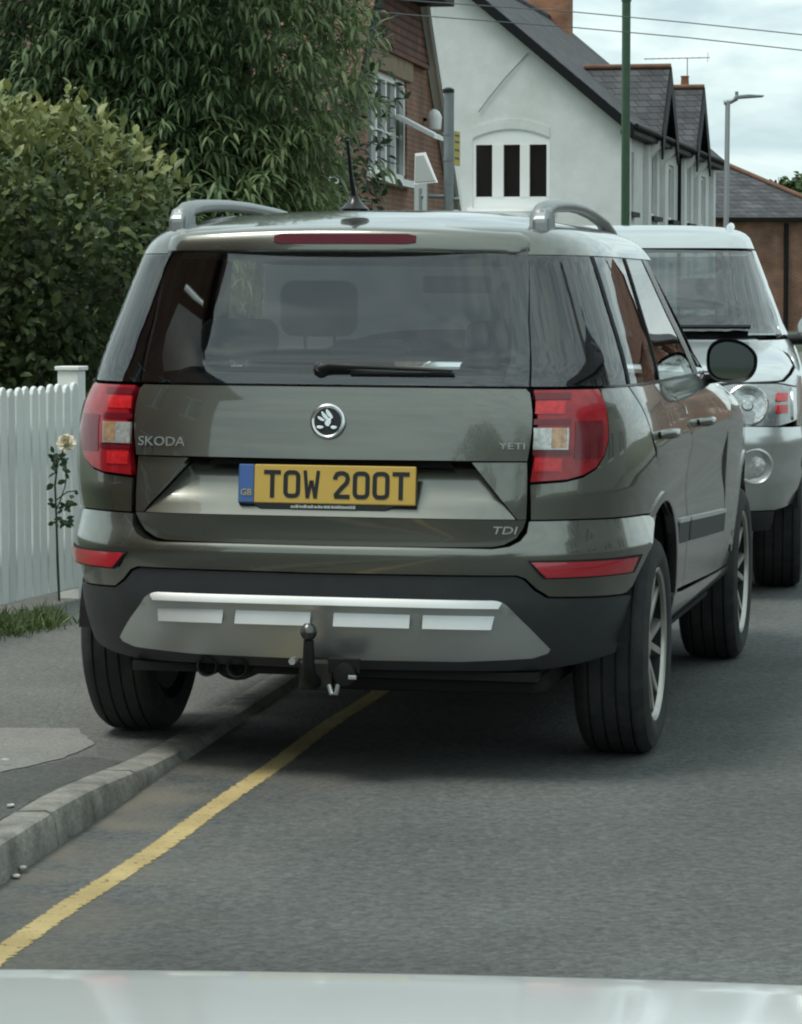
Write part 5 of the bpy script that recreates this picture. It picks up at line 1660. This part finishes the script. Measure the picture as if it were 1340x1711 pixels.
tube('shackle', [(0.03, -0.82, 0.27), (0.038, -0.825, 0.245), (0.052, -0.825, 0.245), (0.056, -0.82, 0.272)], 0.007, M_silver, tow, 8)
box('bolt', (0.088, -0.835, 0.288), (0.112, -0.825, 0.300), M_silver, tow, bevel=0.002)
tube('bolt', [(-0.075, -0.835, 0.335), (-0.075, -0.80, 0.335)], 0.011, M_silver, tow, 6)
ex = tube('exhaust', [(-0.30, 0.3, 0.30), (-0.32, -0.40, 0.29), (-0.33, -0.60, 0.30)], 0.03, M_rust, car, 10)
for xx in (-0.36, -0.27):
    lathe('tail_pipe', [(-0.64, .002), (-0.64, .025), (-0.712, .026), (-0.715, .030), (-0.54, .030), (-0.54, .002)], M_rust, ex, 24, axis='y', center=(xx, 0, 0.298), caps=False)
lathe('silencer', [(-0.60, .05), (-0.595, .09), (-0.30, .09), (-0.295, .05)], M_rust, ex, 24, axis='y', center=(-0.30, 0, 0.335))
box('spare_well', (-0.05, -0.60, 0.225), (0.62, -0.05, 0.30), M_under, car, bevel=0.04)
# ------------------------------------------------------------------ silver off-roader facing us
srows = [(.28,.28,.86,-.80,3.36),(.36,.36,.90,-.85,3.44),(.48,.48,.925,-.9,3.50),(.60,.60,.94,-.92,3.52),(.72,.72,.948,-.93,3.52),(.84,.84,.95,-.92,3.49),(.94,.94,.945,-.9,3.43),
 (1.0,1.0,.94,-.88,3.33),(1.04,1.04,.93,-.87,3.16),(1.08,1.08,.917,-.86,2.82),(1.13,1.13,.90,-.85,2.38),(1.17,1.17,.88,-.84,2.08),(1.20,1.20,.86,-.83,2.0),(1.35,1.35,.80,-.80,1.74),(1.50,1.50,.74,-.76,1.46),(1.66,1.66,.675,-.70,1.18),
 (1.68,1.695,.66,-.69,1.10),(1.72,1.73,.61,-.65,.98),(1.78,1.752,.51,-.5,.88),(1.9,1.765,.25,.1,.7),(2.0,1.768,.002,.5,.502)]
U = Shell(srows, 0.5, 5.5, 4.5, dnf=4.5)
SA = rad(6.5)
suv = thing('silver_suv', 'silver off-road estate facing the camera, parked beyond the olive car', 'car', (0.90 + 3.53 * math.sin(SA), 14.35 + 3.53 * math.cos(SA), 0), (0, 0, math.pi - SA))
M_spaint = mat('silver_paint', (0.60, 0.63, 0.625), 0.30, 0.9, coat=1.0, var=0.03)
M_sglass = glass_mat('suv_glass', (0.45, 0.50, 0.49), 2.0)
SW, SWB, SAR, SR = 0.37, 2.66, 0.45, 0.36
def keep_suv(c):
    for yy in (0, SWB):
        if abs(c.x) > 0.45 and math.hypot(c.y - yy, c.z - SR) < SAR + 0.05: return False
    return True
grid_shell('inner_body', U, ths, [0.30 + 0.03 * k for k in range(28)], M_gap, suv, off=-0.05, keep=keep_suv)
box('underbody', (-0.6, -0.7, 0.30), (0.6, 3.2, 0.33), M_under, suv)
uS, uF, uR = U.S, U.F, U.R
q = symF([uF(0.001, 1.165), uF(0.55, 1.165), uS(1.95, 1.165), uS(2.3, 1.115), uS(2.8, 1.056), uS(3.22, 1.0), uF(0.80, 0.996), uF(0.5, 0.985), uF(0.001, 0.975)])
bon = panel('bonnet', U, q, M_spaint, suv, off=lambda t, v: 0.004, step=0.05)
q = symF([uF(0.001, 1.185), uF(0.6, 1.185), uS(1.56, 1.19), uS(0.98, 1.625), uF(0.001, 1.635)])
ws = panel('windscreen', U, q, M_sglass, suv, off=0.0, depth=0.004, step=0.06, roll=0)
q = symF([uF(0.001, 1.184), uF(0.7, 1.184), uF(0.7, 1.167), uF(0.001, 1.167)])
panel('scuttle', U, q, M_black, suv, off=-0.01, step=0.05, roll=0)
for x0, x1 in ((0.05, 0.60), (-0.66, -0.10)):
    pts = [U.pt(*uF(x0 + (x1 - x0) * k / 5, 1.192 + (0.02 if k < 4 else 0.0)), .02) for k in range(6)]
    tube('wiper', pts, .012, M_black, ws, 6)
for s in (False, True):
    # A pillar and front quarter
    panel('windscreen_pillar', U, [uS(1.57, 1.185), uS(1.36, 1.185), uS(0.84, 1.63), uS(0.97, 1.63)], M_spaint, suv, off=0.004, depth=0.03, step=0.05, mirror=s)
    q = [uS(1.96, 1.165), uS(1.40, 1.165), uS(1.45, 0.50), uS(2.20, 0.45)] + arc(U, SWB, SR, SAR, 180 - math.degrees(math.asin(.09 / SAR)), math.degrees(math.asin(.22 / SAR)), 16) + [uS(3.18, 0.66), uS(3.18, 0.79), uF(0.893, 0.79), uF(0.893, 0.97), uF(0.80, 0.99), uS(3.22, 0.992), uS(2.8, 1.048), uS(2.3, 1.108)]
    panel('front_wing', U, q, M_spaint, suv, off=0.0, step=0.05, mirror=s)
    panel('front_door', U, [uS(1.39, 1.165), uS(0.45, 1.165), uS(0.45, 0.45), uS(1.44, 0.45)], M_spaint, suv, off=0.0, step=0.06, mirror=s)
    panel('rear_door', U, [uS(0.44, 1.165), uS(-0.40, 1.165), uS(-0.2, 0.82)] + arc(U, 0, SR, SAR, 100, 14, 10) + [uS(0.44, 0.45)], M_spaint, suv, off=0.0, step=0.06, mirror=s)
    panel('rear_quarter', U, [uS(-0.41, 1.165), uR(0.6, 1.165), uR(0.6, 0.45)] + arc(U, 0, SR, SAR, 168, 102, 10) + [uS(-0.21, 0.83)], M_spaint, suv, off=0.0, step=0.06, mirror=s)
    panel('side_window', U, [uS(1.34, 1.185), uS(0.48, 1.185), uS(0.48, 1.62), uS(0.82, 1.62)], M_sglass, suv, off=-0.003, depth=0.004, step=0.06, roll=0, mirror=s)
    panel('side_window', U, [uS(0.40, 1.185), uS(-0.42, 1.185), uS(-0.35, 1.62), uS(0.40, 1.62)], M_sglass, suv, off=-0.003, depth=0.004, step=0.06, roll=0, mirror=s)
    panel('rear_pillar', U, [uS(-0.44, 1.18), uR(0.55, 1.18), uR(0.5, 1.63), uS(-0.37, 1.63)], M_black, suv, off=0.0, depth=0.02, step=0.06, mirror=s)
    panel('door_pillar', U, [uS(0.40, 1.18), uS(0.48, 1.18), uS(0.48, 1.63), uS(0.40, 1.63)], M_black, suv, off=0.0, depth=0.02, step=0.06, mirror=s)
    panel('sill', U, [uS(0.45, 0.44), uS(2.2, 0.44), uS(2.1, 0.33), uS(0.5, 0.33)], M_clad, suv, off=0.006, step=0.05, mirror=s)
    # headlight
    hl = panel('headlight', U, [uF(0.44, 0.955), uF(0.60, 0.985), uF(0.80, 0.985), uF(0.885, 0.965), uF(0.885, 0.815), uF(0.80, 0.795), uF(0.52, 0.805)], mat('lamp_housing', (0.30, 0.315, 0.31), 0.25, 0.7, coat=1.0, var=0.3, vscale=25), suv, off=0.0, depth=0.03, step=0.03, mirror=s)
    def lensmx(X_, v_, off):
        t_, v_ = uF(X_, v_); p_ = U.pt(t_, v_, off); n_ = U.nrm(t_, v_)
        if s: p_ = Vector((-p_.x, p_.y, p_.z)); n_ = Vector((-n_.x, n_.y, n_.z))
        n_ = (n_ + Vector((0, 1.2, 0))).normalized()
        zx = (Vector((0, 0, 1)) - n_ * n_.z).normalized(); xx = zx.cross(n_)
        return Matrix(((xx.x, zx.x, n_.x, p_.x), (xx.y, zx.y, n_.y, p_.y), (xx.z, zx.z, n_.z, p_.z), (0, 0, 0, 1)))
    o = lathe('lamp_bowl', [(0.0, .098), (.012, .098), (.016, .090), (.006, .082), (-.004, .03), (.012, .022), (.014, .004)], mat('lamp_bowl', (0.5, 0.52, 0.51), 0.22, 0.9, var=0.4, vscale=40), hl, 32, axis='z')
    o.data.transform(lensmx(0.665, 0.888, 0.002))
    o = lathe('lamp_bowl', [(0.0, .062), (.01, .062), (.012, .056), (.002, .05), (-.004, .02), (.008, .004)], M_silver, hl, 28, axis='z')
    o.data.transform(lensmx(0.505, 0.872, 0.004))
    for z0 in (0.905, 0.852):
        panel('red_marker', U, [uF(0.795, z0 + .036), uF(0.845, z0 + .036), uF(0.845, z0), uF(0.795, z0)], M_redb, hl, off=0.006, depth=0.01, step=0.02, roll=0.001, mirror=s)
    panel('lamp_edge', U, [uF(0.862, 0.962), uF(0.882, 0.962), uF(0.884, 0.818), uF(0.870, 0.818)], M_spaint, hl, off=0.008, depth=0.012, step=0.02, roll=0.001, mirror=s)
    # fog lamp
    o = lathe('fog_lamp', [(0.0, .085), (.014, .085), (.018, .076), (.004, .066), (-.006, .03), (.002, .004)], M_silver, suv, 28, axis='z')
    o.data.transform(lensmx(0.70, 0.615, 0.006))
    o2 = lathe('fog_lens', [(0.0, .050), (.006, .046), (.012, .004)], M_clear, o, 24, axis='z'); o2.data.transform(lensmx(0.70, 0.615, 0.008))
    panel('washer_cap', U, [uF(0.66, 0.772), uF(0.74, 0.772), uF(0.74, 0.745), uF(0.66, 0.745)], M_black, suv, off=0.012, depth=0.02, step=0.02, mirror=s)
    # mirrors
    bm = bmesh.new(); half_egg(bm, 0, 0, 0, 0.12, 0.10, 0.10)
    bmesh.ops.recalc_face_normals(bm, faces=bm.faces)
    mo = bm_obj('door_mirror', bm, M_spaint, suv, smooth=True); mo.location = ((-1 if s else 1) * 1.03, 1.40, 1.22)
    tube('mirror_arm', [((1 if s else -1) * .17, 0.03, -.06), (0, 0.03, -.05)], .03, M_black, mo, 8)
    # wheels and wells
    for yy in (0, SWB):
        bm = bmesh.new(); ring = []
        for k in range(21):
            a = math.pi * (0.03 + 0.94 * k / 20)
            p_ = (yy + (SAR + .01) * math.cos(a), SR + (SAR + .01) * math.sin(a))
            ring.append((bm.verts.new(((-1 if s else 1) * 0.55, *p_)), bm.verts.new(((-1 if s else 1) * 0.90, *p_))))
        for a, b in zip(ring, ring[1:]): bm.faces.new((a[0], a[1], b[1], b[0]))
        bm.faces.new([r_[0] for r_ in ring]); bm_obj('wheel_well', bm, M_under, suv)
        wheel(suv, (-1 if s else 1) * 0.81, yy, SR, -1 if s else 1, SR, 0.235, 0.24, wm)
roof2 = grid_shell('roof', U, ths2, [1.64, 1.645, 1.655, 1.665, 1.68, 1.70, 1.72, 1.75, 1.78, 1.83, 1.88, 1.93, 1.99], M_spaint, suv, off=0.0, cap=True)
for s in (-1, 1):
    tube('roof_bar', [(s * .56, -.45, 1.70), (s * .56, -.3, 1.745), (s * .555, .5, 1.76), (s * .55, .85, 1.735), (s * .55, .95, 1.69)], [.02, .022, .022, .022, .02], M_spaint, suv, 8)
q = symF([uF(0.001, 0.795), uF(0.46, 0.797), uF(0.80, 0.788), uS(3.19, 0.785), uS(3.19, 0.62)] + arc(U, SWB, SR, SAR, 28, 8, 5) + [uF(0.80, 0.405), uF(0.001, 0.405)])
fb2 = panel('front_bumper', U, q, M_spaint, suv, off=lambda t, v: 0.012 + 0.012 * math.exp(-((v - .72) / .05) ** 2) - 0.02 * max(0, (.55 - v) / .15), step=0.05)
q = symF([uF(0.001, 0.398), uF(0.80, 0.398), uF(0.78, 0.30), uF(0.001, 0.29)])
panel('lower_valance', U, q, M_clad, fb2, off=-0.01, step=0.06)
panel('lower_intake', U, symF([uF(0.001, 0.66), uF(0.42, 0.66), uF(0.40, 0.50), uF(0.001, 0.50)]), M_black, fb2, off=0.02, depth=0.02, step=0.05)
gr = panel('grille', U, symF([uF(0.001, 0.965), uF(0.42, 0.95), uF(0.44, 0.815), uF(0.001, 0.81)]), M_black, suv, off=0.0, depth=0.02, step=0.05)
for z0 in (0.845, 0.89, 0.93):
    panel('grille_bar', U, symF([uF(0.001, z0 + .012), uF(0.41, z0 + .012), uF(0.41, z0), uF(0.001, z0)]), M_silver, gr, off=0.012, depth=0.02, step=0.05)
panel('number_plate', U, symF([uF(0.001, 0.76), uF(0.26, 0.76), uF(0.26, 0.65), uF(0.001, 0.65)]), M_white, suv, off=0.034, depth=0.006, step=0.06)
panel('tailgate', U, sym([uR(0.0001, 1.165), uR(0.595, 1.165), uR(0.595, 0.45), uR(0.0001, 0.45)]), M_spaint, suv, off=0, step=0.06)
panel('rear_screen', U, sym([uR(0.0001, 1.62), uR(0.50, 1.62), uR(0.55, 1.185), uR(0.0001, 1.185)]), M_sglass, suv, off=0, depth=.004, step=0.06, roll=0)
rounded('dashboard', (-0.72, 1.40, 0.8), (0.72, 1.95, 1.14), M_cabin, suv, .08)
for xm in (-0.4, 0.4):
    f_ = rounded('front_seat', (xm - .25, .55, .6), (xm + .25, .72, 1.28), M_seat, suv, .07)
    rounded('headrest', (xm - .13, .52, 1.31), (xm + .13, .62, 1.48), M_seat, f_, .045)
rounded('rear_bench', (-.65, -.45, .6), (.65, -.25, 1.25), M_seat, suv, .07)
grid_shell('headlining', U, ths2, [1.66, 1.68, 1.72, 1.78, 1.9, 1.99], M_cabin_pale, suv, off=-.03, cap=True)

# ------------------------------------------------------------------ white car the photograph is taken from: its front end
wc = thing('white_car', 'white car bonnet filling the bottom edge of the picture', 'car', (-0.30, 0, 0))
M_wpaint = mat('white_paint', (0.78, 0.82, 0.81), 0.32, coat=1.0, var=0.03, vscale=5, coat_rough=0.06)
def bz(x_, y_):
    return 1.052 - 0.088 * (y_ - 1.0) - 0.012 * max(0, y_ - 1.5) ** 2 - 0.012 * (x_ / .75) ** 2
bm = bmesh.new(); rows_ = []
for j in range(36):
    x_ = -.78 + 1.56 * j / 35
    yl_ = 1.985 - 0.05 * (x_ / .78) ** 2 - .05 * abs(x_ / .78) ** 6
    r_ = []
    for k in range(26):
        y_ = 0.62 + (yl_ - 0.62) * k / 25
        r_.append(bm.verts.new((x_, y_, bz(x_, y_))))
    z0 = bz(x_, yl_)
    for k in range(1, 9):
        a = k / 8 * math.pi / 2
        r_.append(bm.verts.new((x_, yl_ + 0.045 * math.sin(a), z0 - 0.004 * k / 8 - 0.045 * (1 - math.cos(a)))))
    rows_.append(r_)
for A, B in zip(rows_, rows_[1:]):
    for k in range(len(A) - 1): bm.faces.new((A[k], B[k], B[k + 1], A[k + 1]))
bmesh.ops.recalc_face_normals(bm, faces=bm.faces)
bm_obj('bonnet', bm, M_wpaint, wc, smooth=True, angle=60)
bm = bmesh.new(); rows_ = []
for j in range(25):
    x_ = -.86 + 1.72 * j / 24
    yl_ = 2.03 - 0.06 * (x_ / .78) ** 2 - .05 * abs(x_ / .78) ** 6
    z0 = bz(x_, yl_) - .055
    rows_.append([bm.verts.new((x_, yl_ + d, z_)) for d, z_ in ((-.02, z0), (.0, z0 - .01), (.04, z0 - .12), (.06, .55), (.05, .40), (-.02, .22))])
for A, B in zip(rows_, rows_[1:]):
    for k in range(len(A) - 1): bm.faces.new((A[k], B[k], B[k + 1], A[k + 1]))
bmesh.ops.recalc_face_normals(bm, faces=bm.faces)
nb = bm_obj('front_bumper', bm, M_wpaint, wc, smooth=True, angle=60)
box('grille', (-.42, 2.02, .62), (.42, 2.105, .78), M_black, nb, bevel=.02)
for s in (-1, 1):
    prism('front_wing', [(0.62, .35), (0.62, 1.02), (1.2, .99), (1.70, .92), (1.76, .55), (1.70, .3), (1.62, .3)] + [(1.25 + .36 * math.cos(a), .31 + .36 * math.sin(a)) for a in [math.pi * k / 10 for k in range(11)]] + [(0.88, .25)], s * .80, s * .885, M_wpaint, wc, axis='x', bevel=.02)
    wheel(wc, s * .76, 1.25, .31, s, .31, .205, .215, wm)
    box('headlight', (s * .68 - .14, 1.90, .66), (s * .68 + .14, 2.03, .80), M_clear, wc, bevel=.03)
# ------------------------------------------------------------------ fence, posts, signs, cables, small plants, litter
M_fence = mat('white_fence_paint', (0.80, 0.83, 0.80), 0.7, var=0.06, vscale=5, col2=(0.55, 0.57, 0.50), c2scale=2.2, c2lo=0.55, c2hi=0.9)
FA = math.atan2(0.30, 1.0)
M_pk = [mat('white_picket_paint', tuple(c_ * f_ for c_ in (0.80, 0.83, 0.80)), 0.75, var=0.07, vscale=6, col2=(0.50, 0.53, 0.44), c2scale=s_, c2lo=0.52, c2hi=0.85) for f_, s_ in ((1, 2.2), (.93, 3.1), (.86, 1.6), (.97, 2.7))]
fence = thing('picket_fence', 'white painted picket fence along the back of the pavement', 'fence', (-1.70, 13.40, 0.03), (0, 0, -FA))
rf = random.Random(9)
# local +Y runs along the fence, +X towards the road
sp_ = 0.0875
k = 0
y = -1.75
while y < 0.80:
    w, h, tilt = 0.070, 0.965 + rf.uniform(-.006, .006), rf.uniform(-.006, .006)
    prof = [(-w / 2, .045), (w / 2, .045), (w / 2, h - .035), (w * .36, h - .014), (w * .18, h - .003), (0, h), (-w * .18, h - .003), (-w * .36, h - .014), (-w / 2, h - .035)]
    o = prism('picket', [(a + tilt * b, b) for a, b in prof], 0.0, 0.020, rf.choice(M_pk), fence, axis='x', bevel=0.006)
    o.location = (rf.uniform(-.005, .005), y, 0)
    y += sp_; k += 1
for z0 in (0.20, 0.74):
    box('rail', (-0.048, -1.8, z0), (-0.006, 0.86, z0 + .075), M_fence, fence, bevel=.003)
for yy in (0.875, -1.0):
    po = box('post', (-0.085, yy - .045, -0.05), (0.015 if yy > 0 else -.05, yy + .045, 1.02), M_fence, fence, bevel=.004)
    box('post_cap', (-0.095, yy - .055, 1.021), (0.025 if yy > 0 else -.04, yy + .055, 1.04), M_fence, po, bevel=.004)
gp = thing('gate_post', 'short white gate post half hidden behind the olive car', 'post', (-1.31, 14.55, 0.0), (0, 0, -FA))
box('shaft', (-.045, -.045, 0), (.045, .045, 1.0), M_fence, gp, bevel=.004)
lathe('finial', [(1.0, .05), (1.02, .05), (1.045, .035), (1.07, .02), (1.075, .004)], M_fence, gp, 16, axis='z')

# rose growing up the fence
M_rose = mat('rose_petal', (0.72, 0.66, 0.50), 0.6, var=0.12, vscale=30)
M_roseleaf = leaf_mat('rose_leaf', (0.02, 0.045, 0.02), (0.035, 0.07, 0.03), (0.06, 0.1, 0.04))
M_stem = mat('rose_stem', (0.04, 0.06, 0.025), 0.7)
def atp(x, y, Y_):
    u = (x - 670) / FPX; w = -(y - 855.5) / FPX
    r_ = Vector((u, math.cos(PITCH) + math.sin(PITCH) * w, -math.sin(PITCH) + math.cos(PITCH) * w))
    t_ = Y_ / r_.y
    return Vector((0, 0, CAM_Z)) + r_ * t_
RY = 13.72
rose = thing('climbing_rose', 'single cream rose on a thin leafy stem against the white fence', 'rose', (0, 0, 0))
sp1 = [atp(*p_, RY) for p_ in ((99, 1004), (96, 930), (94, 860), (92, 810), (96, 775), (106, 752), (110, 744))]
tube('stem', sp1, [.006, .006, .005, .005, .004, .004, .003], M_stem, rose, 6)
tube('stem', [atp(*p_, RY) for p_ in ((93, 855), (101, 835), (108, 815), (112, 790), (108, 765))], .003, M_stem, rose, 5)
tube('stem', [atp(*p_, RY) for p_ in ((95, 835), (112, 822), (127, 820))], .003, M_stem, rose, 5)
fc_ = atp(111, 741, RY - .04)
r6 = random.Random(3)
for ring_, (n_, tilt, rr) in enumerate(((4, 1.25, .014), (6, .95, .022), (7, .6, .030), (8, .25, .036))):
    for k in range(n_):
        a = 2 * math.pi * (k + .5 * ring_) / n_ + r6.uniform(-.2, .2)
        bm = bmesh.new(); g = []
        for i in range(4):
            for j in range(4):
                u = i / 3; v = (j / 3 - .5)
                g.append(bm.verts.new((u * rr * 1.1, v * rr * 1.25 * math.sin(min(1, u + .25) * 1.7), .010 * u * u * (1 if ring_ < 3 else -.6) + .012 * (v * v) * 2)))
        for i in range(3):
            for j in range(3): bm.faces.new((g[i * 4 + j], g[i * 4 + j + 1], g[i * 4 + 5 + j], g[i * 4 + 4 + j]))
        o = bm_obj('petal', bm, M_rose, rose, smooth=True)
        o.matrix_local = Matrix.Translation(fc_) @ Matrix.Rotation(rad(60), 4, 'X') @ Matrix.Rotation(a, 4, 'Z') @ Matrix.Rotation(-tilt, 4, 'Y')
lp = []
for (x_, y_), n_ in (((95, 770), 5), ((90, 785), 5), ((92, 762), 4), ((108, 775), 4), ((109, 785), 3), ((93, 842), 4), ((108, 846), 6), ((118, 842), 5), ((112, 868), 5), ((110, 876), 3), ((93, 870), 5), ((92, 810), 3), ((126, 822), 2)):
    for _ in range(n_):
        lp.append(atp(x_ + r6.uniform(-5, 5), y_ + r6.uniform(-5, 5), RY - r6.uniform(0, .06)))
lp = np.array([tuple(v) for v in lp]); r7 = np.random.default_rng(2)
single_leaves(lp, r7.normal(size=lp.shape) * np.array([1, .5, .6]), np.tile([0, -.9, .5], (len(lp), 1)) + r7.normal(size=lp.shape) * .3, r7.uniform(.025, .045, len(lp)), r7.uniform(.015, .026, len(lp)), r7.random(len(lp)), M_roseleaf, rose, 'oval', .1)

# grass at the foot of the fence and along the verge
def grass(name, label, spots, n, h, seed):
    r8 = np.random.default_rng(seed)
    c_ = []
    for (x0, y0, sx, sy) in spots:
        c_.append(np.stack([x0 + r8.normal(size=n) * sx, y0 + r8.normal(size=n) * sy, np.full(n, 0.022)], 1))
    c_ = np.concatenate(c_)
    ax_ = np.stack([r8.normal(size=len(c_)) * .5, r8.normal(size=len(c_)) * .5, np.ones(len(c_))], 1)
    o = leaves(name, c_, ax_, r8.normal(size=c_.shape) + np.array([0, -1, 0]), h * r8.uniform(.5, 1.2, len(c_)), .008, np.clip(.5 + r8.normal(size=len(c_)) * .25, 0, 1), leaf_mat('grass_blade', (.05, .08, .02), (.09, .14, .035), (.16, .19, .07)), None, 'lance', .3)
    o['kind'] = 'stuff'; tag(o, label, 'grass')
grass('grass', 'tuft of green grass at the foot of the picket fence', [(-1.60, 12.85, .07, .16), (-1.72, 12.75, .08, .14), (-1.50, 13.05, .05, .12), (-1.85, 12.9, .1, .2)], 420, .075, 1)

# ---- poles and signs
M_green = mat('green_pole_paint', (0.035, 0.085, 0.045), 0.45, var=0.15)
M_galv = mat('galvanised_steel', (0.22, 0.245, 0.255), 0.5, 0.5, var=0.15, vscale=4)
M_lampgrey = mat('pale_lamp_column', (0.36, 0.39, 0.40), 0.5, 0.4)
gpole = thing('green_pole', 'tall thin green painted pole in front of the white terrace', 'pole', (3.74, 53, 0))
tube('shaft', [(0, 0, -0.1), (0, 0, 1.5)], .095, M_green, gpole, 16)
tube('shaft', [(0, 0, 1.5), (0.0, 0, 6.27)], .072, M_green, gpole, 16)
lathe('collar', [(6.24, .072), (6.25, .085), (6.33, .085), (6.36, .055)], M_green, gpole, 16, axis='z')
tube('shaft', [(0.0, 0, 6.34), (0, 0, 9.0)], .055, M_green, gpole, 12)
lpst = thing('street_lamp', 'pale grey street lamp with a flat arm light past the white terrace', 'street lamp', (7.66, 75, 0))
tube('column', [(0, 0, -.1), (0, 0, 1.3)], .085, M_lampgrey, lpst, 14)
tube('column', [(0, 0, 1.3), (0.03, 0, 5.95)], [.066, .058], M_lampgrey, lpst, 14)
arm = tube('lamp_arm', [(-.06, 0, 5.90), (.10, 0, 5.93), (.25, 0, 6.0)], [.06, .06, .05], M_lampgrey, lpst, 8)
prism('lamp_head', [(.12, 5.93), (.30, 5.99), (.86, 6.03), (.88, 6.07), (.50, 6.09), (.20, 6.06)], -.14, .14, M_galv, lpst, bevel=.02)
tube('photocell', [(.24, 0, 6.05), (.24, 0, 6.16)], .04, M_galv, lpst, 10)
sg = thing('sign_post', 'grey steel sign post with a narrow yellow plate beside the brick house', 'sign post', (0.522, 35, 0))
tube('shaft', [(0, 0, -.1), (0.005, 0, 3.60)], .057, M_galv, sg, 14)
lathe('cap', [(3.60, .064), (3.64, .064), (3.66, .03)], M_dark, sg, 14, axis='z')
M_yel = mat('yellow_sign', (0.45, 0.36, 0.05), 0.5)
yp = box('yellow_plate', (0, -.004, 2.81), (.28, .004, 3.19), M_yel, sg, bevel=.003)
yp.location = (.057, 0, 0); yp.rotation_euler = (0, 0, rad(75))
for z_ in (2.88, 2.97, 3.06, 3.13):
    o = box('print_line', (.04, -.006, z_), (.24, -.0045, z_ + .022), M_ink, yp)
for z_ in (2.86, 3.14):
    lathe('clamp', [(z_, .062), (z_ + .03, .062)], M_galv, sg, 14, axis='z')
for z_ in (2.47,):
    tube('bracket', [(-.30, 0, z_), (-.05, 0, z_)], .022, M_galv, sg, 8)
    tube('bracket', [(.05, 0, z_ - .03), (.12, 0, z_ - .03)], .022, M_galv, sg, 8)
M_signback = mat('sign_back', (0.42, 0.45, 0.45), 0.5, 0.3)
tri = thing('triangular_sign', 'pale triangular road sign turned edge-on beside the grey sign post', 'road sign', (0.26, 34.95, 0), (0, 0, rad(-66)))
prism('face', [(-.26, 2.63), (.28, 2.63), (-.02, 2.92), (-.24, 2.92)], -.004, .004, M_signback, tri, bevel=.002)
prism('border', [(-.29, 2.61), (.32, 2.61), (.0, 2.95), (-.27, 2.95)], .005, .012, M_white_frame, tri)
box('lower_plate', (-.27, -.004, 2.20), (.06, .004, 2.605), M_signback, tri, bevel=.002)
box('plate_slot', (-.14, -.008, 2.20), (-.06, -.0045, 2.56), M_galv, tri)
box('post_strap', (-.03, .008, 2.10), (.03, .03, 2.62), M_galv, tri)

# ---- overhead cables
M_cable = mat('cable', (0.10, 0.115, 0.12), 0.7)
for pts, lb in ((((480, -16), (700, 2), (960, 20), (1150, 38), (1340, 58), (1560, 84)), 'upper thin overhead cable crossing the sky at the right'), (((480, 6), (700, 26), (960, 46), (1150, 63), (1340, 84), (1560, 108)), 'lower thin overhead cable crossing the sky at the right')):
    o = tube('overhead_cable', [atp(*p_, 40) for p_ in pts], .0075, M_cable, None, 6)
    tag(o, lb, 'cable', 'overhead cables')

# ---- litter in the gutter and on the pavement
M_litter = mat('pale_litter', (0.55, 0.54, 0.48), 0.8, var=0.2, vscale=40)
def ground_at(x, y, z):
    p1 = atp(x, y, 1.0) - Vector((0, 0, CAM_Z)); t_ = (z - CAM_Z) / p1.z
    return Vector((0, 0, CAM_Z)) + p1 * t_
for x_, y_, z_, s_, lb in ((18, 1346, .092, .022, 'small pale scrap on the dark pavement by the kerb'), (9, 1270, .062, .018, 'thin pale scrap on the light concrete pavement'), (38, 1450, .012, .018, 'upper pale scrap at the foot of the kerb'), (27, 1464, .006, .020, 'lower pale scrap at the foot of the kerb')):
    g = ground_at(x_, y_, z_)
    bm = bmesh.new(); rl_ = random.Random(int(x_ * 7 + y_)); n_ = 7
    top = [bm.verts.new((s_ * rl_.uniform(.7, 1.1) * math.cos(2 * math.pi * k / n_), .5 * s_ * rl_.uniform(.7, 1.1) * math.sin(2 * math.pi * k / n_), .0015 + rl_.uniform(0, .003))) for k in range(n_)]
    bot = [bm.verts.new((v.co.x, v.co.y, 0)) for v in top]
    bm.faces.new(top); bm.faces.new(bot[::-1])
    for k in range(n_): bm.faces.new((top[k], bot[k], bot[(k + 1) % n_], top[(k + 1) % n_]))
    bmesh.ops.recalc_face_normals(bm, faces=bm.faces)
    o = bm_obj('litter', bm, M_litter); o.location = g; o.rotation_euler = (0, 0, rl_.uniform(0, 3))
    tag(o, lb, 'litter', 'scraps of litter')
